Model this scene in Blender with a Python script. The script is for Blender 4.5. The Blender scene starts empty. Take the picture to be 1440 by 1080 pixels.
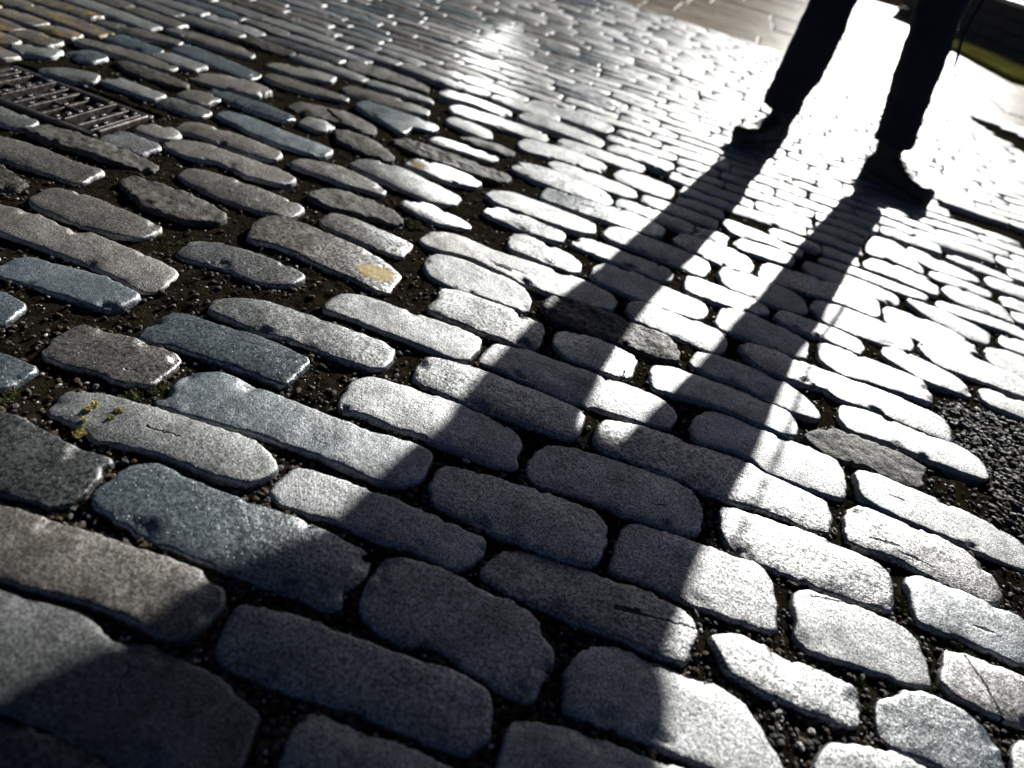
EXPO = 1.8
import bpy, math, random
from math import radians, sin, cos, pi, sqrt, hypot, atan2
from mathutils import Vector, Matrix, noise, geometry
from mathutils.bvhtree import BVHTree
random.seed(7)
sc = bpy.context.scene
COL = sc.collection

# ------------------------------------------------------------------ camera
CAM_H, FOC, PITCH, ROLL, YAW = 0.75, 950.0, 0.661235043, 0.279152368, 0.160029812
def _axes():
    f = Vector((0, cos(PITCH), -sin(PITCH))); r0 = Vector((1, 0, 0)); u0 = r0.cross(f)
    r = cos(ROLL)*r0 + sin(ROLL)*u0; u = -sin(ROLL)*r0 + cos(ROLL)*u0
    m = Matrix.Rotation(YAW, 3, 'Z')
    return m @ r, m @ u, m @ f
AR, AU, AF = _axes()
def ground(x, y, z=0.0):
    """point of the street surface seen at a place of the 1440x1080 photo"""
    d = AR*((x-720)/FOC) - AU*((y-540)/FOC) + AF
    t = (z-CAM_H)/d.z
    return Vector((d.x*t, d.y*t))
def project(v):
    d = Vector(v) - Vector((0, 0, CAM_H))
    w = d.dot(AF)
    if w <= 0.02: return None
    return (720 + FOC*d.dot(AR)/w, 540 - FOC*d.dot(AU)/w, w)
cam = bpy.data.cameras.new('camera'); camo = bpy.data.objects.new('camera', cam); COL.objects.link(camo)
m = Matrix((AR, AU, -AF)).transposed().to_4x4(); m.translation = (0, 0, CAM_H)
camo.matrix_world = m
cam.sensor_width = 36; cam.lens = FOC/1440*36; cam.clip_start = 0.02; cam.clip_end = 3000
cam.dof.use_dof = True
fg = ground(740, 590); cam.dof.focus_distance = (Vector((fg.x, fg.y, 0)) - camo.location).dot(AF)
cam.dof.aperture_fstop = 2.3
sc.camera = camo

# ------------------------------------------------------------------ light
SUN_AZ, SUN_EL = radians(10.8), radians(20.0)
SUN_DIR = Vector((sin(SUN_AZ)*cos(SUN_EL), cos(SUN_AZ)*cos(SUN_EL), sin(SUN_EL)))
sl = bpy.data.lights.new('sun', 'SUN'); so = bpy.data.objects.new('sun', sl); COL.objects.link(so)
sl.energy = 5.0; sl.angle = radians(0.55); sl.color = (1.0, 0.978, 0.93)
so.rotation_euler = (-SUN_DIR).to_track_quat('-Z', 'Y').to_euler(); so.location = SUN_DIR*30
w = bpy.data.worlds.new('World'); sc.world = w; w.use_nodes = True
nt = w.node_tree; bg = nt.nodes['Background']
sk = nt.nodes.new('ShaderNodeTexSky'); sk.sky_type = 'NISHITA'; sk.sun_disc = False
sk.sun_elevation = SUN_EL; sk.sun_rotation = SUN_AZ; sk.altitude = 100; sk.air_density = 0.13; sk.dust_density = 0.36; sk.ozone_density = 0.7
nt.links.new(sk.outputs[0], bg.inputs[0]); bg.inputs[1].default_value = 0.05
vs = sc.view_settings; vs.view_transform = 'Standard'; vs.look = 'None'; vs.exposure = EXPO if 'EXPO' in globals() else 0.0; vs.gamma = 1
sc.cycles.use_denoising = True; sc.cycles.denoiser = 'OPENIMAGEDENOISE'; sc.cycles.denoising_input_passes = 'RGB_ALBEDO_NORMAL'; sc.cycles.denoising_prefilter = 'ACCURATE'
sc.cycles.use_guiding = True
sc.cycles.max_bounces = 5; sc.cycles.diffuse_bounces = 2; sc.cycles.glossy_bounces = 3
sc.cycles.sample_clamp_indirect = 25.0

# ------------------------------------------------------------------ helpers
def link(name, me, mat=None, parent=None, loc=None):
    o = bpy.data.objects.new(name, me); COL.objects.link(o)
    if mat and me is not None: me.materials.append(mat)
    if parent: o.parent = parent
    if loc is not None: o.location = loc
    return o
def tag(o, label=None, cat=None, group=None, kind=None):
    if label: o['label'] = label
    if cat: o['category'] = cat
    if group: o['group'] = group
    if kind: o['kind'] = kind
    return o
def empty(name, loc=(0, 0, 0)):
    o = bpy.data.objects.new(name, None); COL.objects.link(o); o.location = loc; o.empty_display_size = .1
    return o
class MB:
    def __init__(s): s.v = []; s.f = []; s.mi = []
    def add(s, v, f, mi=0):
        b = len(s.v); s.v += [tuple(p) for p in v]; s.f += [tuple(i+b for i in q) for q in f]; s.mi += [mi]*len(f)
    def box(s, x0, x1, y0, y1, z0, z1, j=0, mi=0):
        r = lambda: random.uniform(-j, j)
        v = [(x+r(), y+r(), z+r()) for z in (z0, z1) for y in (y0, y1) for x in (x0, x1)]
        s.add(v, [(0, 2, 3, 1), (4, 5, 7, 6), (0, 1, 5, 4), (1, 3, 7, 5), (3, 2, 6, 7), (2, 0, 4, 6)], mi)
    def mesh(s, name, smooth=True):
        me = bpy.data.meshes.new(name); me.from_pydata(s.v, [], s.f)
        me.polygons.foreach_set('use_smooth', [smooth]*len(me.polygons))
        if any(s.mi): me.polygons.foreach_set('material_index', s.mi)
        me.update(); return me
def bevel(o, wd, seg=2):
    md = o.modifiers.new('bevel', 'BEVEL'); md.width = wd; md.segments = seg; md.limit_method = 'ANGLE'; md.angle_limit = radians(40)
    return o
def N(nt, t, **k):
    n = nt.nodes.new(t)
    for a, b in k.items():
        if a.startswith('_'): setattr(n, a[1:], b)
        else: n.inputs[a.replace('__', ' ')].default_value = b
    return n
def newmat(name):
    m = bpy.data.materials.new(name); m.use_nodes = True
    return m, m.node_tree, m.node_tree.nodes['Principled BSDF'], m.node_tree.links.new
def noise_n(nt, co, scale, detail=3, rough=.6):
    n = N(nt, 'ShaderNodeTexNoise', Scale=scale, Detail=detail, Roughness=rough)
    nt.links.new(co, n.inputs['Vector']); return n
def ramp(nt, fac, stops):
    r = nt.nodes.new('ShaderNodeValToRGB'); nt.links.new(fac, r.inputs[0]); e = r.color_ramp.elements
    while len(e) > len(stops): e.remove(e[-1])
    while len(e) < len(stops): e.new(0.5)
    for q, (p, c) in zip(e, stops): q.position = p; q.color = (c, c, c, 1) if not isinstance(c, tuple) else c + (1,)
    return r
def mix(nt, a, b, fac, typ='MIX'):
    n = nt.nodes.new('ShaderNodeMix'); n.data_type = 'RGBA'; n.blend_type = typ
    for s, i in ((fac, 0), (a, 6), (b, 7)):
        if hasattr(s, 'links'): nt.links.new(s, n.inputs[i])
        else: n.inputs[i].default_value = s if not isinstance(s, tuple) else s + (1,)
    return n.outputs[2]
def math_n(nt, op, a, b=None, c=None):
    n = nt.nodes.new('ShaderNodeMath'); n.operation = op
    for i, s in enumerate((a, b, c)):
        if s is None: continue
        if hasattr(s, 'links'): nt.links.new(s, n.inputs[i])
        else: n.inputs[i].default_value = s
    return n.outputs[0]

# ------------------------------------------------------------------ materials
STONE = {  # base colours of the setts: damp, worn whinstone and granite
 'g': ((.020, .022, .021), (.125, .130, .124)), 'b': ((.017, .023, .026), (.090, .108, .116)), 'w': ((.024, .023, .020), (.122, .115, .102)),
 'd': ((.009, .010, .010), (.066, .069, .068)), 'u': ((.022, .020, .017), (.100, .091, .078)),  # darkened tones: the light's fall-off towards the lower-left corner is put into the colour
 'k': ((.011, .012, .012), (.095, .098, .096)), 's': ((.012, .013, .014), (.155, .158, .160)), 'p': ((.030, .028, .026), (.150, .138, .128)),
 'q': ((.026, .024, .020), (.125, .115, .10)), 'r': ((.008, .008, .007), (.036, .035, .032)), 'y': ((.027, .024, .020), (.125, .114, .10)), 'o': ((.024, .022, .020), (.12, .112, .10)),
}
STAIN = {}
STAINS = {'y': (531, 382, .050, .032, (.30, .235, .10), (.17, .135, .065)), 'q': (590, 233, .03, .03, (.20, .11, .04), (.13, .09, .05))}
FEAT = {'S27': [((1357, 920), (1412, 1012), .0022)], 'S14': [((866, 857), (898, 862), .0065), ((900, 866), (972, 886), .0028)], 'U3': [((815, 287), (834, 292), .005)], 'S37': [((697, 373), (716, 380), .008), ((690, 368), (740, 386), .003)],
 'S22': [((1224, 757), (1262, 770), .0035), ((1264, 776), (1312, 798), .0028)], 'S24': [((1142, 838), (1182, 847), .0024)], 'S23': [((1370, 881), (1396, 890), .0035)], 'S2': [((205, 600), (252, 616), .0025)], 'V19': [((1377, 432), (1393, 440), .005)], 'S21': [((1252, 700), (1268, 705), .003)], 'S43': [((177, 518), (193, 521), .002)]}
def stone_mat(key, island=False, feat=None):
    dark, lite = STONE[key]
    m, nt, bs, L = newmat('stone_' + {'g': 'grey', 'b': 'blue', 'w': 'brown', 'k': 'dark', 's': 'speckled', 'p': 'pale', 'r': 'rough', 'y': 'stained', 'q': 'spotted', 'd': 'dull', 'u': 'dull_brown', 'o': 'painted'}[key])
    geo = N(nt, 'ShaderNodeNewGeometry'); co = geo.outputs['Position']
    rnd = geo.outputs['Random Per Island'] if island else N(nt, 'ShaderNodeObjectInfo').outputs['Random']
    sv = N(nt, 'ShaderNodeVectorMath', _operation='SCALE'); L(co, sv.inputs[0]); L(math_n(nt, 'MULTIPLY_ADD', rnd, .95, .55), sv.inputs['Scale']); cg = sv.outputs[0]   # each block has its own coarseness
    grain = noise_n(nt, cg, 270, 2, .7); fine = noise_n(nt, cg, 800, 1, .5); mid = noise_n(nt, co, 95, 3, .65); blot = noise_n(nt, co, 17, 3, .6)
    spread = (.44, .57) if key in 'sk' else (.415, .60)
    g2 = math_n(nt, 'ADD', math_n(nt, 'MULTIPLY', grain.outputs[0], .62), math_n(nt, 'MULTIPLY', fine.outputs[0], .38))
    gr = ramp(nt, g2, [(spread[0], 0.0), (spread[1], 1.0)])
    col = mix(nt, dark, lite, gr.outputs[0])
    bl = ramp(nt, math_n(nt, 'MULTIPLY_ADD', mid.outputs[0], .35, math_n(nt, 'MULTIPLY', blot.outputs[0], .65)), [(.34, .58), (.66, 1.30)])
    col = mix(nt, col, bl.outputs[0], 1.0, 'MULTIPLY')
    rv = ramp(nt, rnd, [(0, .74), (1, 1.22)])
    col = mix(nt, col, rv.outputs[0], 1.0, 'MULTIPLY')
    # little brown iron specks and pits
    vo = N(nt, 'ShaderNodeTexVoronoi', Scale=150.0, Randomness=1.0); L(co, vo.inputs['Vector'])
    vr = math_n(nt, 'MULTIPLY', noise_n(nt, co, 60, 1).outputs[0], .34)
    pit = math_n(nt, 'MULTIPLY', math_n(nt, 'SUBTRACT', math_n(nt, 'SUBTRACT', vr, .03 if key not in 'sk' else .0), vo.outputs['Distance']), 9.0); pit.node.use_clamp = True
    col = mix(nt, col, (.03, .028, .025), math_n(nt, 'MULTIPLY', pit, .7))
    # hair cracks and split lines on some of the blocks
    wv = N(nt, 'ShaderNodeVectorMath', _operation='ADD'); L(co, wv.inputs[0])
    wn = N(nt, 'ShaderNodeVectorMath', _operation='SCALE', Scale=.035); L(noise_n(nt, co, 30, 3).outputs[1], wn.inputs[0]); L(wn.outputs[0], wv.inputs[1])
    ve = N(nt, 'ShaderNodeTexVoronoi', Scale=6.5); ve.feature = 'DISTANCE_TO_EDGE'; L(wv.outputs[0], ve.inputs['Vector'])
    ck = math_n(nt, 'MULTIPLY', ramp(nt, ve.outputs[0], [(.004, 1.0), (.013, 0.0)]).outputs[0], ramp(nt, noise_n(nt, co, 7, 2).outputs[0], [(.655, 0.0), (.69, 1.0)]).outputs[0])
    for (x0_, y0_), (x1_, y1_), wd_ in FEAT.get(feat, ()):   # cracks and nicks of this very block
        a_, b_ = ground(x0_, y0_), ground(x1_, y1_); ba = Vector((b_.x-a_.x, b_.y-a_.y, 0)); V = lambda op, p, q: (lambda n: (L(p, n.inputs[0]), (L(q, n.inputs[1]) if hasattr(q, 'links') else setattr(n.inputs[1], 'default_value', q)), n)[2])(N(nt, 'ShaderNodeVectorMath', _operation=op))
        wj = V('MULTIPLY', noise_n(nt, co, 55, 4, .7).outputs[1], (.017, .017, 0)).outputs[0]
        pa_ = V('MULTIPLY', V('ADD', V('SUBTRACT', co, (a_.x+.0085, a_.y+.0085, 0)).outputs[0], wj).outputs[0], (1, 1, 0)).outputs[0]
        hh = math_n(nt, 'DIVIDE', V('DOT_PRODUCT', pa_, tuple(ba)).outputs['Value'], ba.length_squared); hh.node.use_clamp = True
        pr = N(nt, 'ShaderNodeVectorMath', _operation='SCALE'); pr.inputs[0].default_value = tuple(ba); L(hh, pr.inputs['Scale'])
        ds = V('LENGTH', V('SUBTRACT', pa_, pr.outputs[0]).outputs[0], (0, 0, 0)).outputs['Value']
        ck = math_n(nt, 'MAXIMUM', ck, ramp(nt, math_n(nt, 'DIVIDE', ds, wd_), [(.5, 1.0), (1.0, 0.0)]).outputs[0])
    col = mix(nt, col, (.008, .008, .007), ck)
    if key in STAINS:   # a lichen stain on one part of the sett
        sx, sy, sr1, sr2, sc1, sc2 = STAINS[key]; c = ground(sx, sy)
        d = N(nt, 'ShaderNodeVectorMath', _operation='SUBTRACT'); L(co, d.inputs[0]); d.inputs[1].default_value = (c.x, c.y, 0)
        r = N(nt, 'ShaderNodeVectorRotate', _rotation_type='Z_AXIS'); L(d.outputs[0], r.inputs['Vector']); r.inputs['Angle'].default_value = radians(-8)
        s = N(nt, 'ShaderNodeVectorMath', _operation='MULTIPLY'); L(r.outputs[0], s.inputs[0]); s.inputs[1].default_value = (1/sr1, 1/sr2, 0)
        ln = N(nt, 'ShaderNodeVectorMath', _operation='LENGTH'); L(s.outputs[0], ln.inputs[0])
        wob = math_n(nt, 'ADD', ln.outputs['Value'], math_n(nt, 'MULTIPLY_ADD', noise_n(nt, co, 90, 5, .75).outputs[0], 1.0, -.5))
        k = ramp(nt, wob, [(.70, .9), (1.02, 0.0)] if key == 'y' else [(.35, .8), (1.05, 0.0)])
        yel = mix(nt, sc1, sc2, noise_n(nt, co, 180, 3).outputs[0])
        col = mix(nt, col, yel, k.outputs[0]); STAIN[key] = k.outputs[0]
    if key == 'o':
        k = ramp(nt, noise_n(nt, co, 16, 4, .65).outputs[0], [(.52, 0.0), (.60, 1.0)])
        col = mix(nt, col, (.15, .10, .028), math_n(nt, 'MULTIPLY', k.outputs[0], .75)); STAIN['o'] = k.outputs[0]
    if key == 'r':
        k = ramp(nt, noise_n(nt, co, 45, 4, .7).outputs[0], [(.42, 0.0), (.6, 1.0)])
        col = mix(nt, col, (.05, .046, .038), k.outputs[0])
    base = {'b': .54, 'r': .70, 's': .60, 'k': .60, 'w': .61, 'p': .61, 'q': .61}.get(key, .605)
    rr = math_n(nt, 'ADD', math_n(nt, 'MULTIPLY', mid.outputs[0], .16), base - .08)
    rr = math_n(nt, 'ADD', rr, math_n(nt, 'MULTIPLY_ADD', rnd, .12, -.06))
    rr = math_n(nt, 'ADD', rr, math_n(nt, 'MULTIPLY', pit, .2))
    h = math_n(nt, 'ADD', math_n(nt, 'MULTIPLY', g2, .55), math_n(nt, 'MULTIPLY', mid.outputs[0], .8))
    h = math_n(nt, 'SUBTRACT', h, math_n(nt, 'MULTIPLY_ADD', ck, 1.5, math_n(nt, 'MULTIPLY', pit, .4)))
    b = N(nt, 'ShaderNodeBump', Strength={'r': 1.0, 's': .9, 'k': .9, 'p': .8}.get(key, .7), Distance=.0018 if key != 'r' else .003)
    L(h, b.inputs['Height'])
    # dull stone under a worn, damp polish whose highlight falls off fast
    nt.nodes.remove(bs)
    df = N(nt, 'ShaderNodeBsdfDiffuse'); gl = nt.nodes.new('ShaderNodeBsdfGlossy'); gl.distribution = 'BECKMANN'
    fr = N(nt, 'ShaderNodeFresnel', IOR=2.25 if key != 'r' else 1.5); ms = nt.nodes.new('ShaderNodeMixShader')
    for q in (df, gl, fr): L(b.outputs[0], q.inputs['Normal'])
    L(col, df.inputs['Color']); L(rr, gl.inputs['Roughness']); gl.inputs['Color'].default_value = (.95, .96, .97, 1)
    k = math_n(nt, 'MULTIPLY', math_n(nt, 'MINIMUM', fr.outputs[0], .21), math_n(nt, 'MULTIPLY', ramp(nt, g2, [(.42, .30), (.585, 1.20)]).outputs[0], ramp(nt, math_n(nt, 'MULTIPLY_ADD', mid.outputs[0], .4, math_n(nt, 'MULTIPLY', blot.outputs[0], .6)), [(.38, .68), (.60, 1.12)]).outputs[0]))
    k = math_n(nt, 'MULTIPLY', k, math_n(nt, 'MULTIPLY_ADD', ck, -.9, 1.0))
    lw = N(nt, 'ShaderNodeLayerWeight'); k = math_n(nt, 'MULTIPLY', k, ramp(nt, lw.outputs['Facing'], [(.35, 1.0), (.85, .5)]).outputs[0])   # rough grain hides itself at a glancing view
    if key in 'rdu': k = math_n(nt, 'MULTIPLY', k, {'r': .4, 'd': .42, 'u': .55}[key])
    if key in 'yoq':
        st_ = math_n(nt, 'MULTIPLY_ADD', STAIN[key], -.7, 1.0); k = math_n(nt, 'MULTIPLY', k, st_)
    L(k, ms.inputs[0]); L(df.outputs[0], ms.inputs[1]); L(gl.outputs[0], ms.inputs[2])
    L(ms.outputs[0], [q for q in nt.nodes if q.type == 'OUTPUT_MATERIAL'][0].inputs['Surface'])
    return m
MATS = {}
def stone(key, island=False, feat=None):
    k = (key, island, feat if feat in FEAT else None)
    if k not in MATS: MATS[k] = stone_mat(key, island, k[2])
    return MATS[k]
def earth_mat():
    m, nt, bs, L = newmat('damp_earth')
    co = N(nt, 'ShaderNodeNewGeometry').outputs['Position']
    a = noise_n(nt, co, 260, 4, .7); b = noise_n(nt, co, 22, 3); c = noise_n(nt, co, 900, 2, .7)
    col = mix(nt, (.0025, .0022, .0017), (.019, .015, .0105), ramp(nt, math_n(nt, 'MULTIPLY_ADD', noise_n(nt, co, 75, 4, .7).outputs[0], .5, math_n(nt, 'MULTIPLY', a.outputs[0], .5)), [(.42, 0.), (.60, 1.)]).outputs[0])
    moss = ramp(nt, b.outputs[0], [(.52, 0.), (.66, 1.)])
    col = mix(nt, col, (.012, .012, .004), math_n(nt, 'MULTIPLY', moss.outputs[0], .6))
    grit = ramp(nt, c.outputs[0], [(.64, 0.), (.72, 1.)])
    col = mix(nt, col, (.07, .06, .048), math_n(nt, 'MULTIPLY', grit.outputs[0], .6))
    L(col, bs.inputs['Base Color'])
    L(ramp(nt, a.outputs[0], [(.35, .45), (.7, .85)]).outputs[0], bs.inputs['Roughness'])
    bs.inputs['Specular IOR Level'].default_value = .0
    h = math_n(nt, 'ADD', math_n(nt, 'MULTIPLY_ADD', noise_n(nt, co, 85, 4, .7).outputs[0], 2.0, a.outputs[0]), math_n(nt, 'MULTIPLY', c.outputs[0], .5))
    bp = N(nt, 'ShaderNodeBump', Strength=1.0, Distance=.007); L(h, bp.inputs['Height']); L(bp.outputs[0], bs.inputs['Normal'])
    return m
def plain(name, c0, c1, scale=60, rough=.7, bump=.3, dist=.002, spec=.5):
    m, nt, bs, L = newmat(name)
    co = N(nt, 'ShaderNodeTexCoord').outputs['Object']
    a = noise_n(nt, co, scale, 4, .65)
    L(mix(nt, c0, c1, ramp(nt, a.outputs[0], [(.35, 0.), (.68, 1.)]).outputs[0]), bs.inputs['Base Color'])
    L(ramp(nt, a.outputs[0], [(.3, max(rough-.1, .05)), (.7, min(1, rough+.12))]).outputs[0], bs.inputs['Roughness'])
    bs.inputs['Specular IOR Level'].default_value = spec
    bp = N(nt, 'ShaderNodeBump', Strength=bump, Distance=dist); L(a.outputs[0], bp.inputs['Height']); L(bp.outputs[0], bs.inputs['Normal'])
    return m
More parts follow.
